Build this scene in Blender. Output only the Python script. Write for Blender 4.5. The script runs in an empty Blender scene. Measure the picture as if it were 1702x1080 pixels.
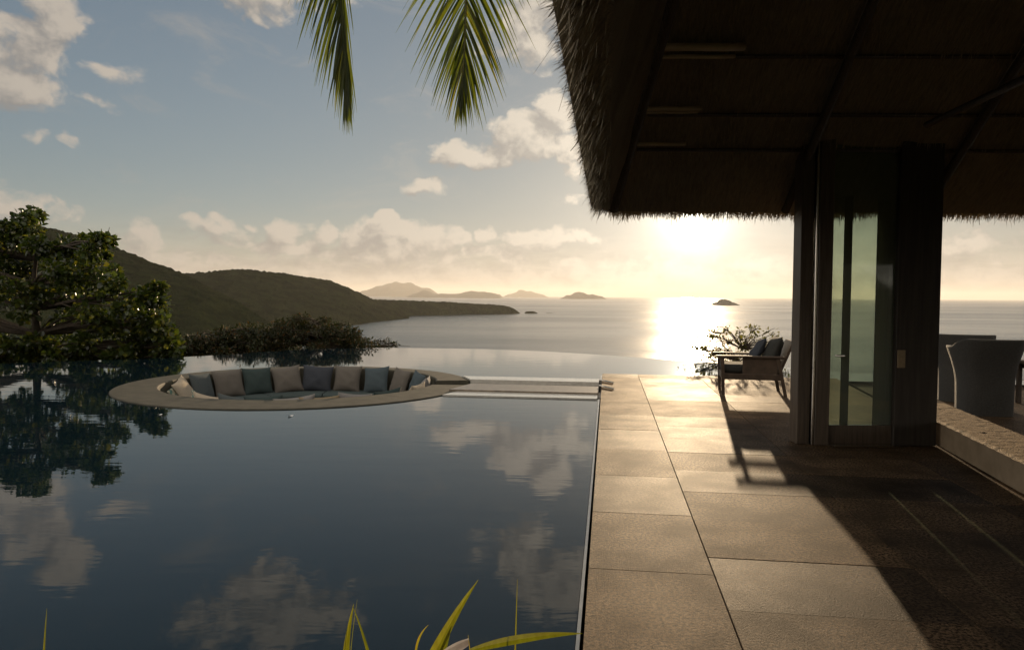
import bpy, math, random
import numpy as np
from mathutils import Vector, Matrix, noise as mnoise

scene = bpy.context.scene
R = math.radians
F = 1200.0                      # focal length in photo pixels (1702 wide)
CAMZ = 1.5
SEA_Z = -60.0

# ------------------------------------------------------------------ camera
cam_data = bpy.data.cameras.new('camera')
cam = bpy.data.objects.new('camera', cam_data)
scene.collection.objects.link(cam)
cam_data.sensor_width = 36.0
cam_data.lens = 36.0 * F / 1702.0
cam_data.clip_start = 0.05
cam_data.clip_end = 300000.0
PITCH, ROLL = R(2.31), R(0.40)
CM = Matrix.Rotation(math.pi / 2 - PITCH, 4, 'X') @ Matrix.Rotation(ROLL, 4, 'Z')
CM.translation = Vector((0, 0, CAMZ))
cam.matrix_world = CM
scene.camera = cam
CP = Vector((0, 0, CAMZ))
CR = CM.to_3x3()

def ray(px, py):
    return (CR @ Vector(((px - 851) / F, -(py - 540) / F, -1))).normalized()
def at(px, py, z=0.0):
    d = ray(px, py)
    return CP + d * ((z - CAMZ) / d.z)
def atD(px, py, D):
    d = ray(px, py)
    return CP + d * (D / d.y)

# ------------------------------------------------------------------ sun and sky
sd = ray(1152, 357)
SUN_EL = math.asin(sd.z)
SUN_AZ = math.atan2(sd.x, sd.y)
sun_data = bpy.data.lights.new('sun', 'SUN')
sun = bpy.data.objects.new('sun', sun_data)
scene.collection.objects.link(sun)
sun_data.energy = 3.6
sun_data.angle = R(0.5)
sun_data.color = (1.0, 0.74, 0.46)
sun.rotation_euler = sd.to_track_quat('Z', 'Y').to_euler()
sun.location = (0, 0, 30)

scene.view_settings.view_transform = 'Standard'
scene.view_settings.look = 'None'
scene.view_settings.exposure = 0.55
scene.view_settings.gamma = 1.0
cy = scene.cycles
cy.max_bounces = 8
cy.diffuse_bounces = 4
cy.glossy_bounces = 4
cy.transmission_bounces = 4
cy.transparent_max_bounces = 12
cy.volume_bounces = 0
cy.sample_clamp_indirect = 4.0
cy.caustics_reflective = False
cy.caustics_refractive = False
cy.use_denoising = True

class NT:
    """small helper that writes shader nodes"""
    def __init__(s, tree): s.t = tree; s.n = tree.nodes; s.l = tree.links
    def new(s, typ, **kw):
        nd = s.n.new(typ)
        for k, v in kw.items(): setattr(nd, k, v)
        return nd
    def set(s, sock, v):
        if isinstance(v, bpy.types.NodeSocket): s.l.new(v, sock)
        elif v is not None: sock.default_value = v
    def math(s, op, a, b=None, c=None, clamp=False):
        nd = s.new('ShaderNodeMath', operation=op, use_clamp=clamp)
        for i, v in enumerate((a, b, c)):
            if v is not None: s.set(nd.inputs[i], v)
        return nd.outputs[0]
    def vmath(s, op, a, b=None, scale=None):
        nd = s.new('ShaderNodeVectorMath', operation=op)
        s.set(nd.inputs[0], a)
        if b is not None: s.set(nd.inputs[1], b)
        if scale is not None: s.set(nd.inputs['Scale'], scale)
        return nd.outputs['Value'] if op in ('LENGTH', 'DOT_PRODUCT', 'DISTANCE') else nd.outputs[0]
    def comb(s, x, y, z):
        nd = s.new('ShaderNodeCombineXYZ')
        for i, v in enumerate((x, y, z)): s.set(nd.inputs[i], v)
        return nd.outputs[0]
    def mapr(s, v, a, b, c=0.0, d=1.0, kind='SMOOTHSTEP'):
        nd = s.new('ShaderNodeMapRange', interpolation_type=kind)
        for i, q in enumerate((v, a, b, c, d)): s.set(nd.inputs[i], q)
        return nd.outputs[0]
    def mix(s, f, a, b, blend='MIX'):
        nd = s.new('ShaderNodeMix', data_type='RGBA', blend_type=blend)
        s.set(nd.inputs[0], f); s.set(nd.inputs[6], a); s.set(nd.inputs[7], b)
        return nd.outputs[2]
    def noise(s, vec, scale, detail=4, rough=0.5, dist=0.0, lac=2.0):
        nd = s.new('ShaderNodeTexNoise')
        s.set(nd.inputs['Vector'], vec); nd.inputs['Scale'].default_value = scale
        nd.inputs['Detail'].default_value = detail; nd.inputs['Roughness'].default_value = rough
        nd.inputs['Distortion'].default_value = dist; nd.inputs['Lacunarity'].default_value = lac
        return nd.outputs['Fac']

def azel(px, py):
    d = ray(px, py)
    return math.atan2(d.x, d.y), math.asin(d.z)

# cloud banks: (px, py, half width, half height, weight) as directions in the sky
CLOUDS = [
 (40, 85, 80, 55, .95), (95, 25, 55, 60, .95), (20, 140, 60, 38, 1.0), (75, 150, 45, 22, .7), (125, 95, 30, 14, .55),
 (195, 116, 30, 20, .78), (165, 170, 55, 14, .5), (68, 232, 20, 14, .66), (110, 230, 14, 12, .6),
 (420, -5, 75, 42, 1.0), (480, -60, 130, 60, .9), (350, -70, 90, 45, .8),
 (880, 50, 85, 62, 1.0), (940, 10, 80, 75, 1.0), (830, 88, 55, 22, .7),
 (920, 190, 45, 50, 1.15), (870, 228, 70, 38, 1.1), (790, 254, 85, 26, 1.05), (735, 243, 28, 16, .85),
 (930, 240, 80, 30, 1.0), (708, 307, 42, 18, .9), (960, 275, 40, 18, .7), (955, 325, 30, 14, .5),
 (360, 386, 48, 14, .75), (375, 374, 20, 14, .8), (408, 369, 16, 9, .7),
 (468, 384, 40, 26, 1.15), (535, 390, 22, 20, 1.0), (630, 388, 75, 34, 1.25), (650, 366, 36, 20, 1.2), (700, 400, 60, 30, 1.05),
 (500, 412, 110, 16, .95), (380, 404, 70, 12, .75), (640, 420, 120, 20, 1.0), (250, 428, 70, 16, .75), (800, 424, 100, 14, .85), (600, 402, 40, 20, 1.0), (745, 405, 40, 16, .9),
 (805, 392, 28, 18, .85), (890, 402, 75, 26, 1.0), (960, 390, 50, 20, .8), (850, 428, 70, 18, .8),
 (235, 400, 40, 30, .8), (20, 345, 45, 24, .8), (95, 360, 45, 22, .75), (-60, 330, 70, 30, .8),
 (1600, 405, 90, 20, .8), (1680, 380, 70, 16, .6), (1640, 452, 130, 18, .75), (1560, 352, 90, 16, .5), (1900, 330, 200, 50, .8),
 (-300, 100, 160, 60, .9), (-500, 300, 180, 40, .8),
]
def cloud_group():
    g = bpy.data.node_groups.new('cloud_density', 'ShaderNodeTree')
    g.interface.new_socket('P', in_out='INPUT', socket_type='NodeSocketVector')
    g.interface.new_socket('Density', in_out='OUTPUT', socket_type='NodeSocketFloat')
    n = NT(g)
    gi = n.new('NodeGroupInput'); go = n.new('NodeGroupOutput')
    P = gi.outputs[0]
    # warp the outlines a little so no bank reads as an ellipse
    wn = n.new('ShaderNodeTexNoise'); n.set(wn.inputs['Vector'], P)
    wn.inputs['Scale'].default_value = 16; wn.inputs['Detail'].default_value = 3
    W = n.vmath('SCALE', n.vmath('SUBTRACT', wn.outputs['Color'], (.5, .5, .5)), scale=.07)
    W = n.vmath('MULTIPLY', W, (1.2, .8, 0))
    Q = n.vmath('ADD', P, W)
    best = 0.0
    for (px, py, rx, ry, w) in CLOUDS:
        a, e = azel(px, py)
        v = n.vmath('SUBTRACT', Q, (a, e, 0))
        v = n.vmath('MULTIPLY', v, (F / rx * .84, F / ry * .84, 0))
        l = n.vmath('DOT_PRODUCT', v, v)
        b = n.math('MULTIPLY_ADD', l, -w, w)
        best = n.math('MAXIMUM', b, best)
    sep = n.new('ShaderNodeSeparateXYZ'); n.set(sep.inputs[0], P)
    el = sep.outputs[1]
    # unseen broken cloud overhead and behind the viewer, added to fill the shadows
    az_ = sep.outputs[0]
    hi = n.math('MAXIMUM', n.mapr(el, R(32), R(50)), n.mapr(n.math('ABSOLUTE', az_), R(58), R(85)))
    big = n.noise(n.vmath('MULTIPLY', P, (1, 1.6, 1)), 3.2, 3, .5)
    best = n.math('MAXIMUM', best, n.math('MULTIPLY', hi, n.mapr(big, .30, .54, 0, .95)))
    low = n.mapr(el, R(5.2), R(0.8), 0.0, 0.95)
    best = n.math('MAXIMUM', best, n.math('MULTIPLY', low, .9))
    f1 = n.noise(n.vmath('MULTIPLY', P, (1, 1.35, 1)), 26, 10, .62, .25)
    # puffy billows
    vo = n.new('ShaderNodeTexVoronoi', feature='SMOOTH_F1')
    n.set(vo.inputs['Vector'], n.vmath('MULTIPLY', Q, (1, 1.25, 1))); vo.inputs['Scale'].default_value = 52
    vo.inputs['Smoothness'].default_value = .5
    try: vo.inputs['Detail'].default_value = 2.5
    except Exception: pass
    bil = n.math('SUBTRACT', .45, vo.outputs['Distance'])
    d = n.math('ADD', best, n.math('MULTIPLY', n.math('SUBTRACT', f1, .5), 1.25))
    d = n.math('ADD', d, n.math('MULTIPLY', bil, .36))
    n.l.new(d, go.inputs[0])
    return g

world = bpy.data.worlds.new("World")
scene.world = world
world.use_nodes = True
wt = world.node_tree
wt.nodes.clear()
n = NT(wt)
tc = n.new('ShaderNodeTexCoord')
D3 = tc.outputs['Generated']
sky = n.new('ShaderNodeTexSky', sky_type='NISHITA')
sky.sun_disc = False
sky.sun_elevation = SUN_EL
sky.sun_rotation = SUN_AZ
sky.altitude = 60
sky.air_density = 1.0
sky.dust_density = 0.5
sky.ozone_density = 1.6
sp = n.new('ShaderNodeSeparateXYZ'); n.set(sp.inputs[0], D3)
az = n.math('ARCTAN2', sp.outputs[0], sp.outputs[1])
el = n.math('ARCSINE', sp.outputs[2])
P = n.comb(az, el, 0.0)
cg = cloud_group()
def dens(p):
    nd = n.new('ShaderNodeGroup'); nd.node_tree = cg
    n.set(nd.inputs[0], p); return nd.outputs[0]
d0 = dens(P)
d1 = dens(n.vmath('ADD', P, (0.014, 0.018, 0)))
mask = n.mapr(d0, .14, .66)
lit = n.mapr(n.math('SUBTRACT', d0, d1), -.42, .46)
cosS = n.vmath('DOT_PRODUCT', n.vmath('NORMALIZE', D3), tuple(sd))
cosC = n.math('MINIMUM', n.math('MAXIMUM', cosS, -1.0), 1.0)
th = n.math('ARCCOSINE', cosC)
near = n.math('EXPONENT', n.math('MULTIPLY', th, -1 / R(11)))
# radiances are x10, the Background strength is 0.1
dim = n.math('SUBTRACT', 1.0, n.math('MULTIPLY', n.math('EXPONENT', n.math('MULTIPLY', th, -1 / R(16))), .30))
hs = n.new('ShaderNodeHueSaturation'); hs.inputs['Saturation'].default_value = .80
n.set(hs.inputs['Color'], sky.outputs[0])
KC = (7.5, 7.3, 7.0)
raw = n.vmath('MULTIPLY', hs.outputs[0], (.75, .90, 1.08))
SKYG = n.vmath('DIVIDE', n.vmath('MULTIPLY', raw, tuple(1.18 * q for q in KC)), n.vmath('ADD', raw, KC))
SKYG = n.vmath('ADD', n.vmath('SCALE', SKYG, scale=dim), (.22, .20, .16))
far = n.mapr(th, R(55), R(110))  # brightens the added out-of-view cloud away from the sun as fill light
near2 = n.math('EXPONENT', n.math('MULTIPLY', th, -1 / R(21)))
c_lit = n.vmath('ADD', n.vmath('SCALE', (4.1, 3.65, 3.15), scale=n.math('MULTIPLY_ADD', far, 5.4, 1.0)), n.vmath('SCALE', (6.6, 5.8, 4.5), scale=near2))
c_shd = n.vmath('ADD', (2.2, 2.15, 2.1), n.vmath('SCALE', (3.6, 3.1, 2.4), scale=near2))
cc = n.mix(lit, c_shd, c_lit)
hz = n.mapr(el, R(6.5), R(-.5), 0.0, 1.0)
streak = n.mapr(n.noise(n.vmath('MULTIPLY', P, (1, 5.0, 1)), 14, 7, .6, .6), .32, .68, .74, 1.16)
c_haze = n.vmath('ADD', (4.1, 3.65, 3.05), n.vmath('SCALE', (5.6, 4.6, 3.2), scale=near))
c_haze = n.vmath('SCALE', c_haze, scale=streak)
cloudc = n.mix(n.math('MULTIPLY', n.mapr(el, R(5), R(-.5)), .5), cc, c_haze)
base = n.mix(n.math('MULTIPLY', hz, .8), SKYG, c_haze)
wisp = n.mapr(n.noise(n.vmath('ADD', n.vmath('MULTIPLY', P, (1, 2.6, 1)), (3.1, 1.7, 0)), 7, 9, .66, 1.0), .52, .80, 0, .42)
base = n.mix(wisp, base, n.mix(.5, c_lit, c_shd))
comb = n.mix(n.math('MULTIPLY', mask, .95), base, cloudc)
# the aureole of the low sun and its disc
def lobe(w, amp, col):
    e = n.math('EXPONENT', n.math('MULTIPLY', n.math('POWER', n.math('DIVIDE', th, R(w)), 1.3), -1.0))
    return n.vmath('SCALE', col, scale=n.math('MULTIPLY', e, amp))
tot = n.vmath('ADD', comb, lobe(6.0, 6.5, (1.0, .86, .66)))
tot = n.vmath('ADD', tot, lobe(1.7, 20.0, (1.0, .93, .75)))
tot = n.vmath('ADD', tot, lobe(.45, 160.0, (1.0, .93, .75)))
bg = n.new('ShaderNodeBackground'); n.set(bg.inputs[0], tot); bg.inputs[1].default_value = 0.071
wo = n.new('ShaderNodeOutputWorld'); n.l.new(bg.outputs[0], wo.inputs[0])
world.cycles.sampling_method = 'MANUAL'
world.cycles.sample_map_resolution = 1024

# ------------------------------------------------------------------ helpers
def tag(o, label=None, cat=None, group=None, kind=None):
    if label: o['label'] = label
    if cat: o['category'] = cat
    if group: o['group'] = group
    if kind: o['kind'] = kind
    return o
def empty(name, loc=(0, 0, 0), rz=0.0, parent=None):
    o = bpy.data.objects.new(name, None)
    scene.collection.objects.link(o)
    o.location = loc; o.rotation_euler = (0, 0, rz)
    if parent: o.parent = parent
    o.empty_display_size = .2
    return o
def wloc(o):
    v = Vector((0, 0, 0))
    while o is not None:
        v = v + Vector(o.location); o = o.parent
    return v
def link_mesh(name, verts, faces, mats, parent=None, smooth=False, local=False, midx=None, tint=None):
    me = bpy.data.meshes.new(name)
    off = Vector((0, 0, 0)) if (parent is None or local) else wloc(parent)
    if isinstance(verts, np.ndarray):
        v = verts - np.array(off)
        k = faces.shape[1]
        me.vertices.add(len(v)); me.vertices.foreach_set('co', v.astype(np.float32).ravel())
        me.loops.add(faces.size); me.loops.foreach_set('vertex_index', faces.astype(np.int32).ravel())
        me.polygons.add(len(faces))
        me.polygons.foreach_set('loop_start', np.arange(0, faces.size, k, dtype=np.int32))
        me.polygons.foreach_set('loop_total', np.full(len(faces), k, dtype=np.int32))
        me.update(calc_edges=True)
    else:
        me.from_pydata([Vector(q) - off for q in verts], [], faces)
        me.update()
    if not isinstance(mats, (list, tuple)): mats = [mats]
    for m in mats: me.materials.append(m)
    if midx is not None: me.polygons.foreach_set('material_index', midx)
    if tint is not None:
        at_ = me.attributes.new('tint', 'FLOAT', 'FACE'); at_.data.foreach_set('value', tint)
    if smooth: me.polygons.foreach_set('use_smooth', [True] * len(me.polygons))
    o = bpy.data.objects.new(name, me)
    scene.collection.objects.link(o)
    if parent: o.parent = parent
    return o
def rot2(v, a):
    return Vector((v[0] * math.cos(a) - v[1] * math.sin(a), v[0] * math.sin(a) + v[1] * math.cos(a), v[2]))
class MB:
    def __init__(s): s.v = []; s.f = []; s.t = []
    def add(s, vs, fs, t=0.0):
        o = len(s.v); s.v += [Vector(q) for q in vs]
        for f in fs: s.f.append([i + o for i in f]); s.t.append(t)
    def hexa(s, p, t=0.0):      # 4 bottom then 4 top
        s.add(p, [(3, 2, 1, 0), (4, 5, 6, 7), (0, 1, 5, 4), (1, 2, 6, 5), (2, 3, 7, 6), (3, 0, 4, 7)], t)
    def box(s, x0, x1, y0, y1, z0, z1, t=0.0, b=0.0):
        if b <= 0:
            s.hexa([(x0, y0, z0), (x1, y0, z0), (x1, y1, z0), (x0, y1, z0), (x0, y0, z1), (x1, y0, z1), (x1, y1, z1), (x0, y1, z1)], t); return
        # bevelled box: stacked rings
        def ring(i, z):
            X0, X1, Y0, Y1 = x0 + i, x1 - i, y0 + i, y1 - i
            c = b * .9
            return [(X0 + c, Y0, z), (X1 - c, Y0, z), (X1, Y0 + c, z), (X1, Y1 - c, z), (X1 - c, Y1, z), (X0 + c, Y1, z), (X0, Y1 - c, z), (X0, Y0 + c, z)]
        rs = [ring(b, z0), ring(b * .3, z0 + b * .3), ring(0, z0 + b), ring(0, z1 - b), ring(b * .3, z1 - b * .3), ring(b, z1)]
        vs = [q for r in rs for q in r]; fs = [tuple(reversed(range(8))), tuple(range(40, 48))]
        for k in range(5):
            for i in range(8):
                j = (i + 1) % 8; fs.append((k * 8 + i, k * 8 + j, k * 8 + 8 + j, k * 8 + 8 + i))
        s.add(vs, fs, t)
    def tube(s, pts, rad, n=8, t=0.0, cap=True):
        pts = [Vector(p) for p in pts]
        if not isinstance(rad, (list, tuple)): rad = [rad] * len(pts)
        vs = []; up = Vector((0, 0, 1))
        for i, p in enumerate(pts):
            d = (pts[min(i + 1, len(pts) - 1)] - pts[max(i - 1, 0)]).normalized()
            if abs(d.dot(up)) > .95: u = d.cross(Vector((0, 1, 0))).normalized()
            else: u = d.cross(up).normalized()
            w = d.cross(u)
            for k in range(n):
                a = 2 * math.pi * k / n
                vs.append(p + (u * math.cos(a) + w * math.sin(a)) * rad[i])
        fs = []
        for i in range(len(pts) - 1):
            for k in range(n):
                j = (k + 1) % n
                fs.append((i * n + k, i * n + j, i * n + n + j, i * n + n + k))
        if cap:
            fs.append(tuple(range(n))); fs.append(tuple(reversed(range((len(pts) - 1) * n, len(pts) * n))))
        s.add(vs, fs, t)
    def prism(s, poly, z0, z1, t=0.0):
        k = len(poly)
        vs = [(p[0], p[1], z0) for p in poly] + [(p[0], p[1], z1) for p in poly]
        fs = [tuple(reversed(range(k))), tuple(range(k, 2 * k))] + [(i, (i + 1) % k, k + (i + 1) % k, k + i) for i in range(k)]
        s.add(vs, fs, t)
    def build(s, name, mat, parent=None, smooth=False, local=False, tint=False):
        return link_mesh(name, s.v, s.f, mat, parent, smooth, local, tint=s.t if tint else None)

# ------------------------------------------------------------------ materials
def pmat(name, col, rough=.6, spec=.5, metal=0.0):
    m = bpy.data.materials.new(name); m.use_nodes = True
    k = NT(m.node_tree); b = m.node_tree.nodes['Principled BSDF']
    b.inputs['Base Color'].default_value = (*col, 1); b.inputs['Roughness'].default_value = rough
    b.inputs['Specular IOR Level'].default_value = spec; b.inputs['Metallic'].default_value = metal
    return m, k, b
def bump(k, b, h, dist, strength=1.0):
    nd = k.new('ShaderNodeBump'); nd.inputs['Strength'].default_value = strength
    nd.inputs['Distance'].default_value = dist
    k.set(nd.inputs['Height'], h); k.l.new(nd.outputs[0], b.inputs['Normal']); return nd
def pos(k): return k.new('ShaderNodeNewGeometry').outputs['Position']
def objc(k): return k.new('ShaderNodeTexCoord').outputs['Object']
def tintn(k):
    a = k.new('ShaderNodeAttribute'); a.attribute_name = 'tint'; return a.outputs['Fac']
def simple(name, c0, c1, scale=8, rough=.6, bmp=0.0, spec=.4, vec=(1, 1, 1), detail=5, metal=0.0, space='pos'):
    m, k, b = pmat(name, c0, rough, spec, metal)
    v = k.vmath('MULTIPLY', pos(k) if space == 'pos' else objc(k), vec)
    f = k.noise(v, scale, detail, .6)
    k.set(b.inputs['Base Color'], k.mix(k.mapr(f, .3, .7), (*c0, 1), (*c1, 1)))
    if bmp: bump(k, b, f, bmp)
    return m

# deck stone: flamed granite, per-slab tint, fine pits
def mat_deck():
    m, k, b = pmat('flamed_granite', (.16, .12, .08), .6, .035)
    p = pos(k)
    f1 = k.noise(p, 52, 4, .8); f2 = k.noise(p, 2.2, 5, .6); f3 = k.noise(p, 105, 4, .8)
    t = tintn(k)
    c = k.mix(k.mapr(f1, .38, .62), (.010, .007, .004, 1), (.24, .158, .090, 1))
    c = k.mix(k.mapr(f2, .35, .7), c, (.058, .040, .024, 1))
    c = k.mix(1.0, c, k.comb(k.mapr(t, 0, 1, .58, 1.40, 'LINEAR'), k.mapr(t, 0, 1, .58, 1.37, 'LINEAR'), k.mapr(t, 0, 1, .60, 1.33, 'LINEAR')), 'MULTIPLY')
    k.set(b.inputs['Base Color'], c)
    k.set(b.inputs['Roughness'], k.math('ADD', k.mapr(f2, .3, .7, .55, .60), k.math('MULTIPLY', t, .08)))
    h = k.math('ADD', k.math('MULTIPLY', f1, .35), k.math('MULTIPLY', f3, .8))
    bump(k, b, h, .0085, .9)
    return m
M = {}
M['deck'] = mat_deck()

M['joint'] = simple('dark_joint_sand', (.02, .017, .013), (.035, .03, .024), 40, .9)
M['concrete'] = simple('tan_render', (.050, .047, .034), (.080, .074, .054), 5, .75, .002, .25)
M['pit'] = simple('pit_render', (.07, .06, .045), (.11, .095, .07), 6, .8)
M['wet_stone'] = simple('wet_pale_stone', (.50, .48, .43), (.60, .58, .52), 14, .12, 0, .9)
M['tan_stone'] = simple('honed_tan_stone', (.14, .11, .08), (.22, .18, .13), 10, .32, .001, .5)
M['steel'] = simple('brushed_steel', (.60, .57, .52), (.70, .66, .60), 60, .22, metal=1.0)
M['soil'] = simple('soil', (.02, .015, .01), (.05, .038, .025), 25, .95, .02)

def mat_pool():
    m, k, b = pmat('pool_water', (.005, .014, .020), .015, .5)
    b.inputs['IOR'].default_value = 1.333
    p = pos(k)
    w1 = k.noise(k.vmath('MULTIPLY', p, (.55, 1.5, 1)), 2.6, 3, .5, .4)
    w2 = k.noise(k.vmath('MULTIPLY', p, (.7, 2.2, 1)), 9, 2, .5)
    patch = k.mapr(k.noise(p, .22, 2, .5), .40, .62)
    h = k.math('ADD', k.math('MULTIPLY', w1, 1.0), k.math('MULTIPLY', k.math('MULTIPLY', w2, .22), patch))
    bump(k, b, h, .012, .10)
    return m
M['pool'] = mat_pool()
def mat_sea():
    m, k, b = pmat('sea_water', (.010, .020, .024), .21, .5)
    b.inputs['IOR'].default_value = 1.333
    p = pos(k)
    big = k.noise(k.vmath('MULTIPLY', p, (.0006, .0022, 1)), 1.0, 5, .6, .6)
    lines = k.noise(k.vmath('MULTIPLY', p, (.0011, .0045, 1)), 1.0, 6, .65, 1.6)
    r = k.math('ADD', k.mapr(big, .3, .7, .17, .27), k.mapr(lines, .52, .8, 0, .05))
    k.set(b.inputs['Roughness'], r)
    k.set(b.inputs['Base Color'], k.mix(k.mapr(lines, .5, .8), (.010, .022, .026, 1), (.022, .036, .040, 1)))
    w = k.noise(k.vmath('MULTIPLY', p, (.05, .09, 1)), 1.0, 5, .6)
    bump(k, b, w, 1.1, .5)
    return m
M['sea'] = mat_sea()

def mat_leaf(name, c0, c1, c2, rough=.35, trans=.35, spec=.5, warmf=None):
    m, k, b = pmat(name, c0, rough, spec)
    t = tintn(k)
    c = k.mix(k.mapr(t, 0, .6, kind='LINEAR'), (*c0, 1), (*c1, 1))
    c = k.mix(k.mapr(t, .8, 1.0, kind='LINEAR'), c, (*c2, 1))
    vn = k.noise(k.vmath('MULTIPLY', pos(k), (1, 1, .25)), 60, 3, .6)
    c = k.mix(1.0, c, k.mix(vn, (.55, .5, .45, 1), (1.4, 1.45, 1.3, 1)), 'MULTIPLY')
    k.set(b.inputs['Base Color'], c)
    tr = k.new('ShaderNodeBsdfTranslucent')
    k.set(tr.inputs[0], k.mix(1.0, c, (1.5, 1.45, .6, 1), 'MULTIPLY'))
    mx = k.new('ShaderNodeMixShader'); mx.inputs[0].default_value = trans
    k.l.new(b.outputs[0], mx.inputs[1]); k.l.new(tr.outputs[0], mx.inputs[2])
    k.l.new(mx.outputs[0], m.node_tree.nodes['Material Output'].inputs[0])
    return m
M['leaf_glossy'] = mat_leaf('glossy_round_leaves', (.020, .034, .010), (.048, .070, .016), (.16, .155, .03), .28, .5, .8)
M['leaf_dark'] = mat_leaf('small_dark_leaves', (.016, .024, .010), (.034, .038, .014), (.11, .055, .018), .5, .25, .3)
M['leaf_shrub'] = mat_leaf('thin_shrub_leaves', (.07, .08, .03), (.12, .12, .045), (.22, .18, .07), .45, .6)
M['frond'] = mat_leaf('palm_leaflets', (.035, .055, .013), (.085, .105, .018), (.18, .165, .035), .38, .6)
M['blade'] = mat_leaf('yellow_green_blades', (.09, .11, .014), (.23, .21, .020), (.38, .24, .03), .35, .45)
M['dry_leaf'] = simple('dry_leaf', (.45, .33, .24), (.62, .50, .38), 20, .5)
M['bark'] = simple('bark', (.035, .026, .018), (.075, .058, .04), 18, .9, .01, vec=(1, 1, .3))
M['rachis'] = simple('rachis', (.10, .11, .03), (.14, .13, .04), 10, .5)
def mat_hill():
    m, k, b = pmat('wooded_slope', (.02, .03, .012), 1.0, 0.0)
    p = pos(k)
    f = k.noise(p, .035, 6, .7); g = k.noise(p, .006, 4, .6)
    v = k.new('ShaderNodeTexVoronoi'); k.set(v.inputs['Vector'], p); v.inputs['Scale'].default_value = .13
    c = k.mix(k.mapr(f, .35, .65), (.006, .009, .004, 1), (.018, .024, .009, 1))
    c = k.mix(k.mapr(g, .5, .72), c, (.028, .030, .013, 1))
    k.set(b.inputs['Base Color'], c)
    bump(k, b, k.math('ADD', k.math('MULTIPLY', f, 1.2), k.math('SUBTRACT', 1.0, v.outputs['Distance'])), 2.6, .7)
    return m
M['hill'] = mat_hill()
M['island'] = simple('far_island', (.03, .032, .024), (.05, .048, .035), .002, .95)
M['ground'] = simple('slope_scrub', (.02, .026, .011), (.05, .05, .024), .8, .95, .05)

def mat_thatch(name, c0, c1, vec):
    m, k, b = pmat(name, c0, .85, .2)
    p = pos(k)
    a = k.noise(k.vmath('MULTIPLY', p, vec), 1.0, 5, .7)
    f = k.noise(p, 1.3, 4, .6)
    c = k.mix(k.mapr(a, .3, .7), (*c0, 1), (*c1, 1))
    c = k.mix(k.mapr(f, .4, .75, 0, .55), c, (c0[0] * .6, c0[1] * .6, c0[2] * .6, 1))
    k.set(b.inputs['Base Color'], c)
    bump(k, b, k.math('ADD', a, k.math('MULTIPLY', f, .6)), .05, .9)
    return m
M['thatch_far'] = mat_thatch('thatch_underside', (.30, .27, .22), (.52, .46, .37), (70, 6, 6))
M['thatch_left'] = mat_thatch('thatch_side', (.30, .27, .22), (.52, .46, .37), (6, 70, 6))
M['straw'] = simple('straw', (.34, .29, .21), (.52, .45, .33), 30, .8)
M['lit_bamboo'] = simple('bamboo_painted_lit', (.62, .54, .40), (.74, .66, .50), 6, .3, vec=(1, 4, 4))  # pale colour makes the slats look lit under the shaded roof
M['dark_wood'] = simple('dark_stained_wood', (.075, .056, .040), (.13, .098, .07), 5, .42, .001, .45, (12, 12, .6))
M['teak'] = simple('weathered_teak', (.045, .032, .022), (.08, .056, .038), 8, .5, .001, .4, (1, 1, 1))
M['fabric_dark'] = simple('charcoal_canvas', (.032, .033, .030), (.046, .046, .041), 90, .9, .001, .2)
M['fabric_seat'] = simple('teal_canvas', (.045, .062, .062), (.062, .082, .080), 90, .9, .001, .2)
M['brass'] = simple('aged_brass_plate', (.22, .17, .10), (.28, .21, .12), 30, .4, metal=.3)
M['weave'] = None
def mat_weave():
    m, k, b = pmat('woven_slate_fibre', (.10, .10, .10), .75, .3)
    p = objc(k)
    w1 = k.new('ShaderNodeTexWave', wave_type='BANDS', bands_direction='Z'); k.set(w1.inputs['Vector'], p)
    w1.inputs['Scale'].default_value = 22; w1.inputs['Distortion'].default_value = 1.5
    f = k.noise(p, 55, 3, .6)
    k.set(b.inputs['Base Color'], k.mix(f, (.035, .036, .033, 1), (.11, .105, .094, 1)))
    bump(k, b, k.math('ADD', w1.outputs['Fac'], f), .010, .9)
    return m
M['weave'] = mat_weave()
def mat_glass():
    m = bpy.data.materials.new('green_tinted_glass'); m.use_nodes = True
    k = NT(m.node_tree); m.node_tree.nodes.clear()
    tr = k.new('ShaderNodeBsdfTransparent'); tr.inputs[0].default_value = (.72, .80, .70, 1)
    gl = k.new('ShaderNodeBsdfGlossy'); gl.inputs['Roughness'].default_value = .04
    df = k.new('ShaderNodeBsdfDiffuse'); df.inputs[0].default_value = (.40, .46, .38, 1)
    fr = k.new('ShaderNodeFresnel'); fr.inputs[0].default_value = 1.5
    film = k.mapr(k.noise(pos(k), 1.6, 5, .6), .3, .75, .20, .34)
    m0 = k.new('ShaderNodeMixShader'); k.set(m0.inputs[0], film)
    k.l.new(tr.outputs[0], m0.inputs[1]); k.l.new(df.outputs[0], m0.inputs[2])
    mx = k.new('ShaderNodeMixShader'); k.set(mx.inputs[0], fr.outputs[0])
    k.l.new(m0.outputs[0], mx.inputs[1]); k.l.new(gl.outputs[0], mx.inputs[2])
    o = k.new('ShaderNodeOutputMaterial'); k.l.new(mx.outputs[0], o.inputs[0])
    return m
M['glass'] = mat_glass()
M['pebble'] = None
def mat_pebble():
    m, k, b = pmat('pebbledash', (.3, .2, .12), .8, .15)
    p = pos(k)
    v = k.new('ShaderNodeTexVoronoi'); k.set(v.inputs['Vector'], p); v.inputs['Scale'].default_value = 95
    f = k.noise(p, 12, 3, .6)
    c = k.mix(k.mapr(v.outputs['Distance'], .1, .6), (.75, .52, .28, 1), (.20, .135, .07, 1))
    k.set(b.inputs['Base Color'], k.mix(k.math('MULTIPLY', f, .5), c, (.46, .32, .18, 1)))
    bump(k, b, k.math('SUBTRACT', 1.0, v.outputs['Distance']), .010, .9)
    return m
M['pebble'] = mat_pebble()
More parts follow.
